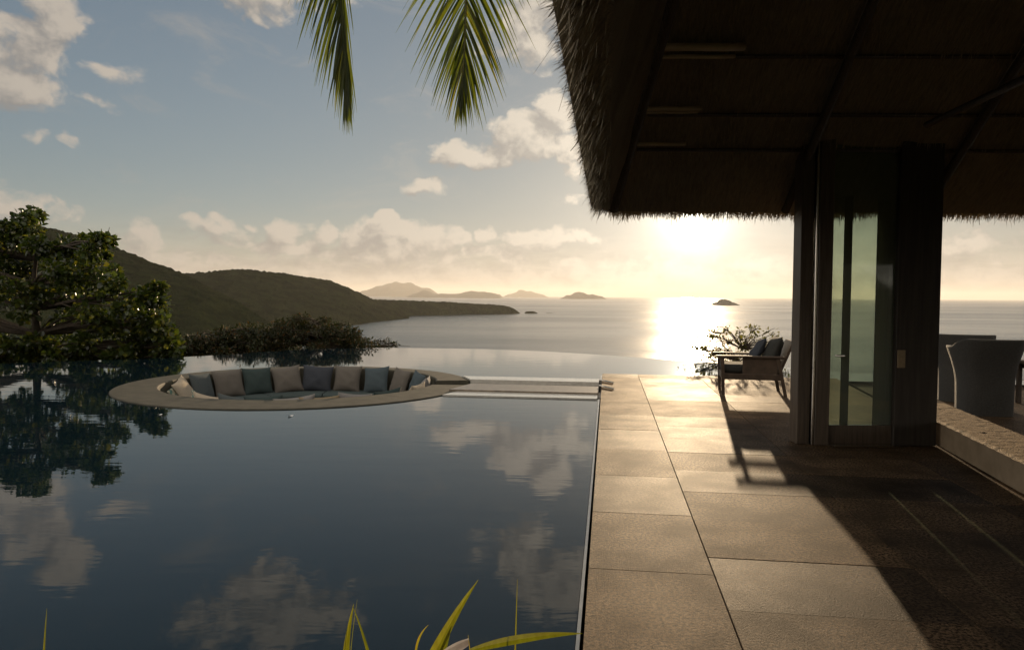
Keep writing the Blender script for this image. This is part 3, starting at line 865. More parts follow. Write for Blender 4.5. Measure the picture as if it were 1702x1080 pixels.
# ------------------------------------------------------------------ palm overhead
def palm():
    random.seed(8); rng = random.Random(8)
    base = Vector((-3.0, -1.6, -.1)); crown = Vector((-1.3, 3.0, 6.8))
    root = empty('coconut_palm', base); tag(root, 'coconut palm above the camera with two drooping fronds hanging into view over the pool', 'palm tree')
    mb = MB(); pts = []; rad = []
    for i in range(24):
        u = i / 23; p = base.lerp(crown, u); p.z = base.z + (crown.z - base.z) * (u ** .8) ; pts.append(p); rad.append(.17 - .07 * u + (.008 if i % 2 else 0))
    mb.tube(pts, rad, 12); mb.build('trunk', M['bark'], root, smooth=True)
    def frond(ctrl, wl, wr, lens, tip_droop, n_, curtain=0.0, face=None):
        V = []; Fc = []; T = []
        P_ = ctrl; rc = []
        for i in range(61):
            u = i / 60 * (len(P_) - 1); k = min(int(u), len(P_) - 2); f = u - k
            p0, p1, p2, p3 = P_[max(k - 1, 0)], P_[k], P_[k + 1], P_[min(k + 2, len(P_) - 1)]
            rc.append(.5 * ((2 * p1) + (p2 - p0) * f + (2 * p0 - 5 * p1 + 4 * p2 - p3) * f * f + (3 * p1 - p0 - 3 * p2 + p3) * f ** 3))
        mbr = MB(); mbr.tube(rc, [.020 * (1 - .85 * i / 60) + .0015 for i in range(61)], 6)
        for i in range(n_):
            u = .12 + .88 * i / (n_ - 1)
            for side in (-1, 1):
                x = min(u * 60 + rng.uniform(-.3, .3), 59.5); k = int(x); p = rc[k].lerp(rc[min(k + 1, 60)], x - k)
                tg = (rc[min(k + 2, 60)] - rc[max(k - 2, 0)]).normalized()
                lat = face * side - tg * (face * side).dot(tg); lat.normalize()
                ang = (wl if side < 0 else wr) * (1 - .93 * u ** 1.25) * rng.uniform(.88, 1.12)
                d = (tg * math.cos(ang) + lat * math.sin(ang)).normalized()
                d = (d + Vector((rng.gauss(0, .05), rng.gauss(0, .10), rng.gauss(0, .04)))).normalized()
                Ln = lens(u) * rng.uniform(.85, 1.1); w = .018 * (1 - .45 * u) * rng.uniform(.8, 1.2)
                nrm = d.cross(Vector((rng.gauss(0, .35), 1, rng.gauss(0, .35)))).normalized()
                cur = p.copy(); dd = d.copy(); o = len(V); S = 7
                tv = rng.random() * .78 + (.22 if rng.random() < .25 else 0)
                for q in range(S + 1):
                    uu = q / S; ww = w * (math.sin(math.pi * min(1, uu * .9 + .14)) ** .7) * (1 - uu * .55)
                    if q == S: ww = .0006
                    V.append(cur - nrm * ww); V.append(cur + nrm * ww)
                    dd = (dd + Vector((0, 0, -tip_droop)) * (1 / S)).normalized(); cur = cur + dd * Ln / S
                for q in range(S): Fc.append((o + 2 * q, o + 2 * q + 1, o + 2 * q + 3, o + 2 * q + 2)); T.append(tv)
        fr = link_mesh('frond', V, Fc, M['frond'], root, tint=T)
        mbr_o = mbr.build('rachis', M['rachis'], None, smooth=True)
        # sub-part: place relative to the frond (same local frame)
        mbr_o.parent = fr
        mbr_o.data.transform(Matrix.Translation(-wloc(root)))
        return fr
    A = lambda x, y, D: atD(x, y, D)
    # facing frond in the middle
    frond([crown, A(830, -640, 4.6), A(792, -260, 5.3), A(776, -60, 5.6), A(773, 60, 5.7), A(768, 150, 5.74)],
          1.2, 1.28, lambda u: 1.02 * (1 - .70 * u ** 2.5), .40, 92, face=Vector((1, .15, 0)))
    # frond seen edge on
    frond([crown, A(500, -620, 4.8), A(548, -250, 5.4), A(562, -60, 5.7), A(571, 60, 5.8), A(577, 135, 5.82)],
          1.0, .15, lambda u: .85 * (1 - .55 * u ** 3), .7, 90, face=Vector((.85, .5, 0)).normalized())
    for (dx, dy, dz, L) in [(-1, .1, .5, 3.2), (-.7, -.8, .6, 3.2), (.2, -1, .5, 3.0), (-.95, .55, .9, 2.6), (.7, -.6, .9, 2.8)]:
        h = Vector((dx, dy, 0)).normalized()
        pts = [crown + h * L * q + Vector((0, 0, dz * 1.6 * q - 2.2 * q * q * .8)) for q in (0, .25, .5, .75, 1)]
        frond(pts, .9, .9, lambda u: .7 * (1 - .5 * u ** 3), .9, 44, face=Vector((-h.y, h.x, 0)))
palm()

# ------------------------------------------------------------------ blades at the bottom of the view
def blades(name, leaves, label, cat, dry=None):
    rng = random.Random(4)
    base = leaves[0][0]; root = empty(name, Vector((base.x, base.y, -.05))); tag(root, label, cat)
    for (p0, p1, w, bend, tw) in leaves:
        V = []; Fc = []; T = []
        S = 14; ax = p1 - p0; side = ax.cross(Vector((0, 1, 0))).normalized(); side = (side * math.cos(tw) + Vector((0, 1, 0)) * math.sin(tw)).normalized()
        fold = ax.normalized().cross(side)
        tv = rng.random()
        for q in range(S + 1):
            u = q / S; ww = w * math.sin(math.pi * (u * .92 + .08)) ** .8 * (1 - .5 * u) + .0005
            if q == S: ww = .0005
            c = p0 + ax * u + bend * (4 * u * (1 - u))
            V += [c - side * ww, c + fold * ww * .35, c + side * ww]
        for q in range(S):
            a = 3 * q; Fc += [(a, a + 1, a + 4, a + 3), (a + 1, a + 2, a + 5, a + 4)]; T += [tv * .7, min(1, tv + .12)]
        link_mesh('leaf', V, Fc, M['blade'], root, smooth=False, tint=T)
    if dry:
        (p0, p1, w) = dry
        ax = p1 - p0; side = Vector((0, -.55, -.8)).normalized(); V = []; Fc = []
        for q in range(9):
            u = q / 8; c = p0 + ax * u; ww = w * (.6 + .4 * math.sin(math.pi * u))
            V += [c - side * ww, c - side * ww * .3 + Vector((0, -.004, .006)), c + side * ww * .3 + Vector((0, -.002, -.002)), c + side * ww]
        for q in range(8):
            for j in range(3): a = 4 * q + j; Fc.append((a, a + 1, a + 5, a + 4))
        link_mesh('dry_leaf', V, Fc, M['dry_leaf'], root)
    return root
B = lambda x, y, D=2.05: atD(x, y, D)
G0 = lambda x, D=2.05: Vector((atD(x, 900, D).x, D, -.05))
blades('strap_leaf_plant', [(G0(596), B(588, 1003), .022, Vector((-.035, 0, .03)), .25), (G0(640), B(586, 1006), .011, Vector((.03, 0, .03)), .2), (G0(598), B(594, 995, 2.1), .004, Vector((-.03, 0, 0)), .9), (G0(650), B(566, 1110), .016, Vector((0, 0, .02)), .2)],
       'pair of pointed yellow leaves crossing at their tips beside the pool', 'plant')
blades('strap_leaf_plant', [(G0(640), B(795, 963), .030, Vector((-.04, 0, .03)), .12), (G0(690), B(751, 1038), .034, Vector((-.02, 0, .02)), -.1), (G0(640), B(697, 1082), .02, Vector((-.02, 0, .05)), .1),
       (B(782, 1080, 2.1), B(968, 1052, 2.1), .015, Vector((0, 0, .012)), .35), (G0(765, 2.1), B(784, 1078, 2.1), .006, Vector((0, 0, 0)), .3), (G0(852, 2.2), B(860, 962, 2.2), .004, Vector((0, 0, 0)), .5), (G0(770), B(778, 1054), .006, Vector((.02, 0, .02)), .6), (B(690, 1100), B(712, 1038), .004, Vector((-.01, 0, .01)), .5)],
       'clump of long yellow green blades, one lying sideways toward the deck', 'plant', dry=(B(728, 1092, 2.0), B(779, 1066, 2.0), .016))
blades('strap_leaf_plant', [(G0(62), B(78, 1010), .009, Vector((-.01, 0, 0)), .3), (G0(80), B(52, 1110), .012, Vector((0, 0, 0)), .1)], 'single thin pointed blade at the far left bottom corner', 'plant')

# ------------------------------------------------------------------ cushions in the lounge
def pillow_mesh(name, mat, wid=.5, ht=.5, th=.17, seed=0, stripes=False):
    rng = random.Random(seed); N = 14; V = []; Fc = []
    for sgn in (1, -1):
        for j in range(N + 1):
            for i in range(N + 1):
                x = -1 + 2 * i / N; y = -1 + 2 * j / N
                t = (max(0, 1 - abs(x) ** 2.4) ** .55) * (max(0, 1 - abs(y) ** 2.4) ** .55)
                px_ = x * (1 - .10 * (1 - y * y)); py_ = y * (1 - .10 * (1 - x * x))
                wr = (.022 * mnoise.noise((x * 2.2 + seed, y * 2.2, sgn)) + .010 * mnoise.noise((x * 6 + seed, y * 6, sgn))) * t
                V.append(Vector((px_ * wid / 2, sgn * (t * th / 2 + .004) + wr, py_ * ht / 2)))
    n1 = N + 1; off = n1 * n1
    for j in range(N):
        for i in range(N):
            a = j * n1 + i; Fc.append((a, a + 1, a + n1 + 1, a + n1)); b = a + off; Fc.append((b, b + n1, b + n1 + 1, b + 1))
    rim = [i for i in range(N)] + [j * n1 + N for j in range(N)] + [N * n1 + i for i in range(N, 0, -1)] + [j * n1 for j in range(N, 0, -1)]
    for k in range(len(rim)):
        a, b = rim[k], rim[(k + 1) % len(rim)]; Fc.append((a, a + off, b + off, b))
    o = link_mesh(name, V, Fc, mat, smooth=True, local=True)
    return o
def mat_striped():
    m, k, b = pmat('striped_canvas', (.3, .3, .25), .9, .2)
    p = objc(k); sx = k.new('ShaderNodeSeparateXYZ'); k.set(sx.inputs[0], p)
    s_ = k.math('SINE', k.math('MULTIPLY', k.math('ADD', sx.outputs[0], sx.outputs[2]), 55.0))
    k.set(b.inputs['Base Color'], k.mix(k.mapr(s_, -.2, .2), (.42, .40, .30, 1), (.12, .20, .17, 1)))
    return m
FB = {'slate': fabric('slate_canvas', (.075, .088, .090)), 'taupe': fabric('taupe_canvas', (.125, .113, .098)), 'teal': fabric('deep_teal_canvas', (.042, .060, .058)),
      'navy': fabric('charcoal_blue_canvas', (.045, .050, .060)), 'blue': fabric('slate_blue_canvas', (.065, .085, .095)), 'cream': fabric('cream_canvas', (.34, .29, .22)),
      'grey': fabric('pale_grey_canvas', (.22, .21, .20)), 'stripe': mat_striped(), 'sand': fabric('sand_canvas', (.24, .19, .12))}
def place_pillow(target_px, far, col, label, seed, size=.54, lean=.30, dr=.0, roll=0.0, yaw=0.0, zc=None):
    best = None
    for k in range(0, 361):
        a = (math.pi * k / 360) if far else (math.pi + math.pi * k / 360)
        r = RI - .22 + dr
        p = Vector((ICX + r * math.cos(a), ICY + r * math.sin(a), -.2))
        v = CR.transposed() @ (p - CP); sx = 851 + F * v.x / -v.z
        if best is None or abs(sx - target_px) < best[0]: best = (abs(sx - target_px), a, p)
    a, p = best[1], best[2]
    o = pillow_mesh('throw_pillow', FB[col], size * (1.10 + .05 * math.sin(seed * 2.3)), size, .18, seed)
    z = -.53 + size / 2 * math.cos(lean) + .02 if zc is None else zc
    rad = Vector((math.cos(a), math.sin(a), 0))
    M_ = Matrix.Rotation(a + math.pi / 2 + yaw, 4, 'Z') @ Matrix.Rotation(lean, 4, 'X') @ Matrix.Rotation(roll, 4, 'Y')
    o.matrix_world = Matrix.Translation((p.x, p.y, z)) @ M_
    tag(o, label, 'pillow', 'throw pillows around the sunken lounge')
    return o
random.seed(2)
PL = [(284, 'stripe', 'green and cream striped pillow leaning at the left end of the lounge'),
      (305, 'cream', 'sunlit cream pillow beside the striped one at the left of the lounge'),
      (337, 'slate', 'slate grey pillow right of the sunlit cream one'),
      (380, 'taupe', 'leftmost taupe pillow standing against the far rim, beside the slate grey one'),
      (428, 'teal', 'dark teal pillow on the far side, second dark one from the left'),
      (478, 'taupe', 'taupe pillow on the far side between dark teal and charcoal blue ones'),
      (527, 'navy', 'charcoal blue pillow in the middle of the far side row'),
      (577, 'taupe', 'taupe pillow on the far side just right of the charcoal blue one'),
      (625, 'blue', 'slate blue pillow on the far side between two taupe ones'),
      (664, 'taupe', 'narrow looking taupe pillow, rightmost of the taupe ones on the far side'),
      (692, 'blue', 'slate blue pillow near the right end of the row beside the pale grey one'),
      (714, 'grey', 'pale grey pillow turned sideways at the right end of the lounge')]
for i, (x, c, lb) in enumerate(PL):
    ln = .26 + .05 * random.random(); rl = random.uniform(-.14, .14)
    if i == 0: ln, rl = .75, .35
    if i == 1: ln, rl = .5, .2
    place_pillow(x, True, c, lb, i, .56, ln, 0, rl, random.uniform(-.16, .16))
PN = [(350, 'cream', 'pale pillow whose corner tip sticks up over the near left rim'), (395, 'slate', 'slate pillow tucked below the near rim, second from its left end'),
      (440, 'teal', 'dark teal pillow low behind the near rim, left of its middle'), (492, 'grey', 'pale grey pillow showing a thin edge over the middle of the near rim'),
      (530, 'sand', 'sand brown pillow with a raised corner at the middle of the near rim'), (585, 'grey', 'grey pillow showing a thin pale edge right of the sand brown one'),
      (640, 'teal', 'dark teal pillow low behind the near rim, right of its middle'), (690, 'cream', 'cream pillow edge lying over the near rim at its right end')]
for i, (x, c, lb) in enumerate(PN):
    place_pillow(x, False, c, lb, 30 + i, .54, .22, .02, random.uniform(-.15, .15), random.uniform(-.1, .1), -.285 + random.uniform(-.02, .03))

# ------------------------------------------------------------------ thatched pavilion
TH = .22
P0 = atD(984, 352, 8.2) + E2 * (.9 * TH) - Vector((0, 0, .0)); EZ = P0.z
pav = empty('thatched_pavilion', st(3.2, 6.9, 0)); tag(pav, 'dark pavilion with a shaggy thatched roof, wood posts and a green glass door', 'pavilion')
def rp(s, t, z): return Vector((P0.x, P0.y, 0)) + E2 * s + E1 * t + Vector((0, 0, z))
Pn = rp(0, -13, EZ); Pr = P0 + Vector((12.5, -.25, 0)); Prn = rp(12, -13, EZ)
R0 = rp(1.25, -5.2, EZ + 4.1); R1 = rp(9.5, -5.2, EZ + 4.1)
def quad_grid(a, b, c, d, nu, nv, amp, fr, nrm):
    V = []; Fc = []
    for j in range(nv + 1):
        for i in range(nu + 1):
            u, v = i / nu, j / nv
            p = a.lerp(b, u).lerp(d.lerp(c, u), v)
            w = amp * (mnoise.noise((p.x * fr, p.y * fr, p.z * fr)) + .5 * mnoise.noise((p.x * fr * 3, p.y * fr * 3, p.z * fr * 3)))
            if j > 0: p = p + nrm * w
            V.append(p)
    for j in range(nv):
        for i in range(nu):
            q = j * (nu + 1) + i; Fc.append((q, q + 1, q + nu + 2, q + nu + 1))
    return V, Fc
def roof_plane(a, b, c, d, mat, name, nu=90, nv=50):
    nrm = (b - a).cross(d - a).normalized()
    if nrm.z < 0: nrm = -nrm
    mb = MB()
    V, Fc = quad_grid(a, b, c, d, nu, nv, .03, 2.2, nrm); mb.add(V, Fc)
    hz_ = Vector((nrm.x, nrm.y, 0)).normalized()
    o1 = [a + hz_ * .0 , b + hz_ * .0]
    up = nrm * TH
    V, Fc = quad_grid(a + up, b + up, c + up, d + up, nu, nv, .05, 2.2, nrm); mb.add(V, [tuple(reversed(f)) for f in Fc])
    mb.add([a, b, b + up, a + up], [(0, 1, 2, 3)])
    return mb.build(name, mat, pav, smooth=True)
roof_plane(P0, Pn, R0, R0, M['thatch_left'], 'roof_slope')
roof_plane(P0, Pr, R1, R0, M['thatch_far'], 'roof_slope')
roof_plane(Pn, Prn, R1, R0, M['thatch_far'], 'roof_slope', 30, 20)
roof_plane(Pr, Prn, R1, R1, M['thatch_left'], 'roof_slope', 30, 20)
def fringe(a, b, outn, per_m, name, lmin, lmax, thick, seed, along=.25, longf=.03):
    rng = np.random.default_rng(seed); L = (b - a).length; N = int(L * per_m)
    u = rng.random(N); A0 = np.array(a); B0 = np.array(b); on = np.array(outn)
    base = A0 + (B0 - A0) * u[:, None] + on * (rng.random(N) * thick)[:, None] + np.array([0, 0, 1.0]) * (rng.random(N)[:, None] * .06 + (on @ on) * 0)
    base[:, 2] += .02
    wob = np.array([mnoise.noise((x * 3.1, seed, 0)) for x in u * L])
    ln = (lmin + (lmax - lmin) * rng.random(N) ** 2) * (1 + .5 * wob); lg = rng.random(N) < longf; ln[lg] *= 1.6
    dr = np.stack([rng.normal(0, .22, N), rng.normal(0, .22, N), -np.ones(N)], 1) + on * along
    dr /= np.linalg.norm(dr, axis=1)[:, None]
    tg = (B0 - A0) / L
    w = (.0025 + .005 * rng.random(N))[:, None]
    sdv = tg + rng.normal(0, .5, (N, 3)); sdv /= np.linalg.norm(sdv, axis=1)[:, None]
    v0 = base - sdv * w; v1 = base + sdv * w; v2 = base + dr * ln[:, None] + sdv * w * .3; v3 = base + dr * ln[:, None] - sdv * w * .3
    V = np.stack([v0, v1, v2, v3], 1).reshape(-1, 3); Fa = np.arange(N)[:, None] * 4 + np.array([0, 1, 2, 3])
    return link_mesh(name, V, Fa, M['straw'], pav)
outL = -E2; outF = Vector((0, 1, 0))
fringe(P0, Pr, outF, 1500, 'straw_fringe', .03, .13, .16, 1)
fringe(P0, Pn, outL, 900, 'straw_fringe', .04, .14, .16, 2, .45)
# straw ends bristling out of the left eave edge and corner
def bristle(a, b, nrm, n_, seed, name):
    rng = np.random.default_rng(seed); A0, B0 = np.array(a), np.array(b); N = n_
    u = rng.random(N); base = A0 + (B0 - A0) * u[:, None] + np.array(nrm) * (rng.random(N) * TH)[:, None]
    dr = np.array(nrm) * .15 + np.array([0, 0, -.6]) + np.array(outL) * .7 + rng.normal(0, .22, (N, 3)); dr /= np.linalg.norm(dr, axis=1)[:, None]
    ln = (.02 + .065 * rng.random(N) ** 2)[:, None]; w = .004
    tg = (B0 - A0) / np.linalg.norm(B0 - A0)
    V = np.stack([base - tg * w, base + tg * w, base + dr * ln], 1).reshape(-1, 3); Fa = np.arange(N)[:, None] * 3 + np.array([0, 1, 2])
    return link_mesh(name, V, Fa, M['straw'], pav)
nl = (Pn - P0).cross(R0 - P0).normalized(); nl = nl if nl.z > 0 else -nl
bristle(P0, Pn, nl, 16000, 3, 'straw_fringe')
# loose straw on the underside
def under(a, b, c, d, N, seed):
    rng = np.random.default_rng(seed); u = rng.random(N)[:, None]; v = (rng.random(N)[:, None]) ** 1.3
    A_, B_, C_, D_ = map(np.array, (a, b, c, d))
    p = (A_ * (1 - u) + B_ * u) * (1 - v) + (D_ * (1 - u) + C_ * u) * v
    dn = ((A_ + B_) - (C_ + D_)); dn /= np.linalg.norm(dn)
    nrm = np.cross(B_ - A_, D_ - A_); nrm /= np.linalg.norm(nrm); nrm *= -1 if nrm[2] > 0 else 1
    dr = dn + rng.normal(0, .18, (N, 3)) + nrm * .1; dr /= np.linalg.norm(dr, axis=1)[:, None]
    tg = (B_ - A_) / np.linalg.norm(B_ - A_); ln = (.06 + .14 * rng.random(N))[:, None]; w = .003
    p = p + nrm * .02
    V = np.stack([p - tg * w, p + tg * w, p + dr * ln + nrm * .02], 1).reshape(-1, 3); Fa = np.arange(N)[:, None] * 3 + np.array([0, 1, 2])
    link_mesh('loose_straw', V, Fa, M['straw'], pav)
under(P0, Pr, R1, R0, 26000, 5); under(P0, Pn, R0, R0, 9000, 6)
# battens and rafters under the far slope
nf = (Pr - P0).cross(R0 - P0).normalized(); nf = nf if nf.z > 0 else -nf
def fp(u, v, off=.06):  # u across (m), v up the far slope 0..1
    a = P0 + (Pr - P0).normalized() * u; 
    top_dir = (R0 - P0) - (Pr - P0).normalized() * (R0 - P0).dot((Pr - P0).normalized())
    return a + top_dir * v - nf * off
for v in (.14, .205, .30, .40, .52, .65):
    lo = v * (R0 - P0).dot((Pr - P0).normalized()) + .04
    mb = MB(); mb.tube([fp(lo + .05, v, .05), fp(4, v, .055), fp(8, v, .05), fp(11.5, v, .05)], .019, 8); mb.build('batten', M['dark_wood'], pav, smooth=True)
def on_slope(px, py, off=.10):
    d = ray(px, py); q = P0 - nf * off
    return CP + d * ((q - CP).dot(nf) / d.dot(nf))
for (xa, xb, yy, hh) in ((1048, 1238, 79, .035), (1052, 1222, 95, .018), (1046, 1166, 181, .022), (1054, 1160, 188, .010), (1056, 1140, 240, .020)):  # short pale pieces painted as the sunlit stretches of the battens
    for q in range(200):
        hp = P0.lerp(R0, q / 200); vv = CR.transposed() @ (hp - CP)
        if 540 - F * vv.y / -vv.z < yy: xa = max(xa, 851 + F * vv.x / -vv.z + 14); break
    a_, b2 = on_slope(xa, yy + (3 if xa == 1010 else 0)), on_slope(xb, yy - (3 if xa == 1010 else 1))
    mb = MB(); mb.tube([a_, a_.lerp(b2, .33) + nf * .004, a_.lerp(b2, .7) - nf * .005, b2], hh, 6); mb.build('painted_lit_slat', M['lit_bamboo'], pav, smooth=True)
for u in (1.9, 3.4, 4.9, 6.4, 7.9, 9.4):
    mb = MB(); v1 = .96
    mb.tube([fp(u, max(.0, .02), .11), fp(u, v1, .11)], .045, 8); mb.build('rafter', M['dark_wood'], pav, smooth=True)
hd = (R0 - P0)
mb = MB(); mb.tube([P0 + hd * .03 - Vector((0, 0, .12)), R0 - Vector((0, 0, .15))], .055, 8); mb.build('hip_rafter', M['dark_wood'], pav, smooth=True)
mb = MB(); mb.tube([atD(1540, 208, 6.0), atD(1800, 86, 4.3)], .028, 8); mb.build('brace', M['dark_wood'], pav, smooth=True)
mb = MB(); mb.tube([R0 - Vector((0, 0, .3)), R1 - Vector((0, 0, .3))], .09, 8); mb.build('ridge_pole', M['dark_wood'], pav, smooth=True)

# wall of posts and glass, 7.3 m out
DW = 7.32
XW = lambda px, D=DW: atD(px, 740, D).x
def roofz(D): return EZ + (P0.y - D) * (4.1 / 5.2) + .12
def post(x0, x1, y0, y1, mat, name='post', zb=0.004, zt=None, parent=pav, b=.006):
    mb = MB(); mb.box(x0, x1, y0, y1, zb, zt if zt else roofz(y0), b=b); return mb.build(name, M[mat], parent)
post(XW(1325), XW(1346), DW + .02, DW + .22, 'dark_wood')
post(XW(1346) + .004, XW(1351), DW - .02, DW + .1, 'steel', 'door_track')
post(XW(1351) + .004, XW(1375), DW - .03, DW + .12, 'dark_wood')
M['black_wood'] = simple('blackened_wood', (.040, .034, .028), (.062, .052, .042), 4, .55, .001, .3, (10, 10, .5))
post(XW(1482), XW(1553), DW - .03, DW + .42, 'black_wood')
gd = empty('glass_door', (XW(1430), DW, 0), parent=pav)
gd.parent = pav; gd.location = Vector((XW(1430), DW + .03, 0)) - Vector(pav.location)
x0, x1 = XW(1375) + .004, XW(1482) - .004
zt = roofz(DW) - .05
mb = MB(); mb.box(x0, x1, DW + .005, DW + .055, .01, .205, b=.004); mb.build('bottom_rail', M['dark_wood'], gd)
mb = MB(); mb.box(x0, x1, DW + .022, DW + .034, .206, zt); mb.build('pane', M['glass'], gd)
mb = MB(); mb.tube([(XW(1383), DW - .04, .92), (XW(1383), DW - .075, .92), (XW(1394), DW - .075, .92)], .011, 8); mb.build('handle', M['steel'], gd, smooth=True)
mb = MB(); mb.box(XW(1375), XW(1482), DW - .16, DW - .035, .004, .03, b=.004); mb.build('threshold', M['steel'], pav)
# folded leaves behind the glass, deepened to block sun; the first is an unseen addition
for (a, dep, th_, y0) in ((1367, .66, .10, .16), (1401, 1.30, .080, .16), (1466, .66, .185, .16)):
    q0 = atD(a, 740, DW + y0); q0.z = .004
    dv = Vector((q0.x, q0.y, 0)).normalized(); nv = Vector((dv.y, -dv.x, 0)) * th_ * .5; q1 = q0 + dv * dep
    zt_ = EZ + .03 if dep < 1 else 1.5 + .121 * q1.y
    mb = MB(); mb.hexa([q0 - nv, q0 + nv, q1 + nv, q1 - nv] + [Vector((p.x, p.y, zt_)) for p in (q0 - nv, q0 + nv, q1 + nv, q1 - nv)])
    mb.build('folded_leaf_sunblock', M['dark_wood'], pav)
mb = MB(); mb.box(XW(1484), XW(1497), DW - .045, DW - .031, .80, .98, b=.004); mb.build('switch_plate', M['brass'], pav)
post(XW(1900, 6.6), XW(1930, 6.6), 6.6, 6.85, 'dark_wood')

# ------------------------------------------------------------------ low pebbled wall and raised terrace at the right
nr = Vector((wd.y, -wd.x, 0))
lw = empty('low_wall', at(1620, 775, 0)); tag(lw, 'low wall with a rough pebbled top catching warm sun right of the posts', 'wall')
HW = .235
mb = MB(); mb.prism([A1, A1 + nr * .5, A0 + nr * .5, A0], -.3, HW); mb.build('wall_body', simple('warm_render', (.26, .20, .13), (.36, .28, .19), 4, .8, .002, .2), lw)
# rough top
NL, NW = 420, 24; V = []
for i in range(NL + 1):
    for j in range(NW + 1):
        p = A1.lerp(A0, i / NL) + nr * (-.012 + .52 * j / NW)
        ed = min(j, NW - j)
        V.append(Vector((p.x, p.y, HW + .018 + (.006 * mnoise.noise((p.x * 14, p.y * 14, 0))) - (.02 if ed == 0 else 0))))
Fq = [(i * (NW + 1) + j, i * (NW + 1) + j + 1, (i + 1) * (NW + 1) + j + 1, (i + 1) * (NW + 1) + j) for i in range(NL) for j in range(NW)]
o = link_mesh('pebbled_top', V, Fq, M['pebble'], lw, smooth=True); o.data.flip_normals()
TZ = -.10
mb = MB(); mb.prism([A1 + nr * .512, A1 + nr * 9, AF - wd * 22 + nr * 9, AF - wd * 22 + nr * .512], -2.5, TZ); mb.build('side_terrace', M['deck'], tint=True)['kind'] = 'structure'

# ------------------------------------------------------------------ tub armchairs
def tub_chair(loc, rz, label, first=None):
    if first:
        r = first.copy(); scene.collection.objects.link(r); r.location = loc; r.rotation_euler = (0, 0, rz)
        for ch in first.children:
            c = ch.copy(); scene.collection.objects.link(c); c.parent = r
        r['label'] = label; return r
    root = empty('tub_armchair', loc, rz); tag(root, label, 'armchair', 'woven armchairs on the side terrace')
    # U shaped shell open to +Y (front); back is -Y
    mb = MB(); V = []; Fc = []; NA = 48
    lv = [(.0, .98), (.12, .985), (.3, 1.0), (.42, 1.01), (.55, 1.07), (.70, 1.20), (.84, 1.34), (.865, 1.35)]
    def plan(a, k, off):
        k = k * .97
        # rounded square plan from angle
        ca, sa = math.cos(a), math.sin(a); n_ = 3.4
        r = (abs(ca) ** n_ + abs(sa) ** n_) ** (-1 / n_)
        return ((.33 * r * k - off) * ca, (.34 * r * k - off) * sa)
    A_ = [R(128) + R(284) * i / NA for i in range(NA + 1)]     # from front left round the back to front right
    for side in (0, 1):
        for a in A_:
            back = max(0.0, -math.sin(a))
            hs = .88 + .12 * min(1, back * 1.6)
            for (z, k) in lv:
                x, y = plan(a, k, .055 * side)
                V.append((x, y, (z * hs if z > .3 else z) * 1.22))
    m_ = len(lv); tot = (NA + 1) * m_
    for i in range(NA):
        for j in range(m_ - 1):
            a = i * m_ + j; Fc.append((a, a + m_, a + m_ + 1, a + 1)); b = a + tot; Fc.append((b, b + 1, b + m_ + 1, b + m_))
        a = i * m_ + m_ - 1; Fc.append((a, a + m_, a + m_ + tot, a + tot))
    for i in (0, NA):
        for j in range(m_ - 1):
            a = i * m_ + j; Fc.append((a, a + 1, a + 1 + tot, a + tot) if i == 0 else (a + 1, a, a + tot, a + 1 + tot))
    mb.add(V, Fc); mb.build('shell', M['weave'], root, smooth=True, local=True)
    mb = MB(); mb.box(-.27, .27, -.27, .31, .03, .30, b=.02); mb.build('seat_base', M['weave'], root, local=True)
    mb = MB(); mb.box(-.265, .265, -.265, .33, .302, .42, b=.04); mb.build('seat_cushion', M['fabric_dark'], root, local=True)
    return root
ta = atD(1634, 690, 10.1); ta.z = TZ
tc1 = tub_chair(ta, R(-12), 'woven grey tub armchair seen whole from behind beyond the low wall')
tb_ = atD(1594, 680, 11.4); tb_.z = TZ
tub_chair(tb_, R(-20), 'woven tub armchair half hidden behind the dark post', tc1)
dt = empty('dining_table', Vector((atD(1795, 690, 10.6).x, 10.6, TZ))); tag(dt, 'dark brown wooden table at the right edge beyond the woven armchair', 'table')
mb = MB(); mb.box(dt.location.x - .62, dt.location.x + .7, 10.1, 11.2, TZ + .62, TZ + .67, b=.008); mb.build('table_top', M['teak'], dt)
for sx in (-.55, .6):
    for sy in (10.18, 11.12):
        mb = MB(); mb.box(dt.location.x + sx - .03, dt.location.x + sx + .03, sy - .03, sy + .03, TZ + .002, TZ + .619, b=.004); mb.build('leg', M['teak'], dt)
mb = MB(); mb.box(dt.location.x - .52, dt.location.x + .57, 10.17, 11.13, TZ + .54, TZ + .618, b=.004); mb.build('apron', M['teak'], dt)

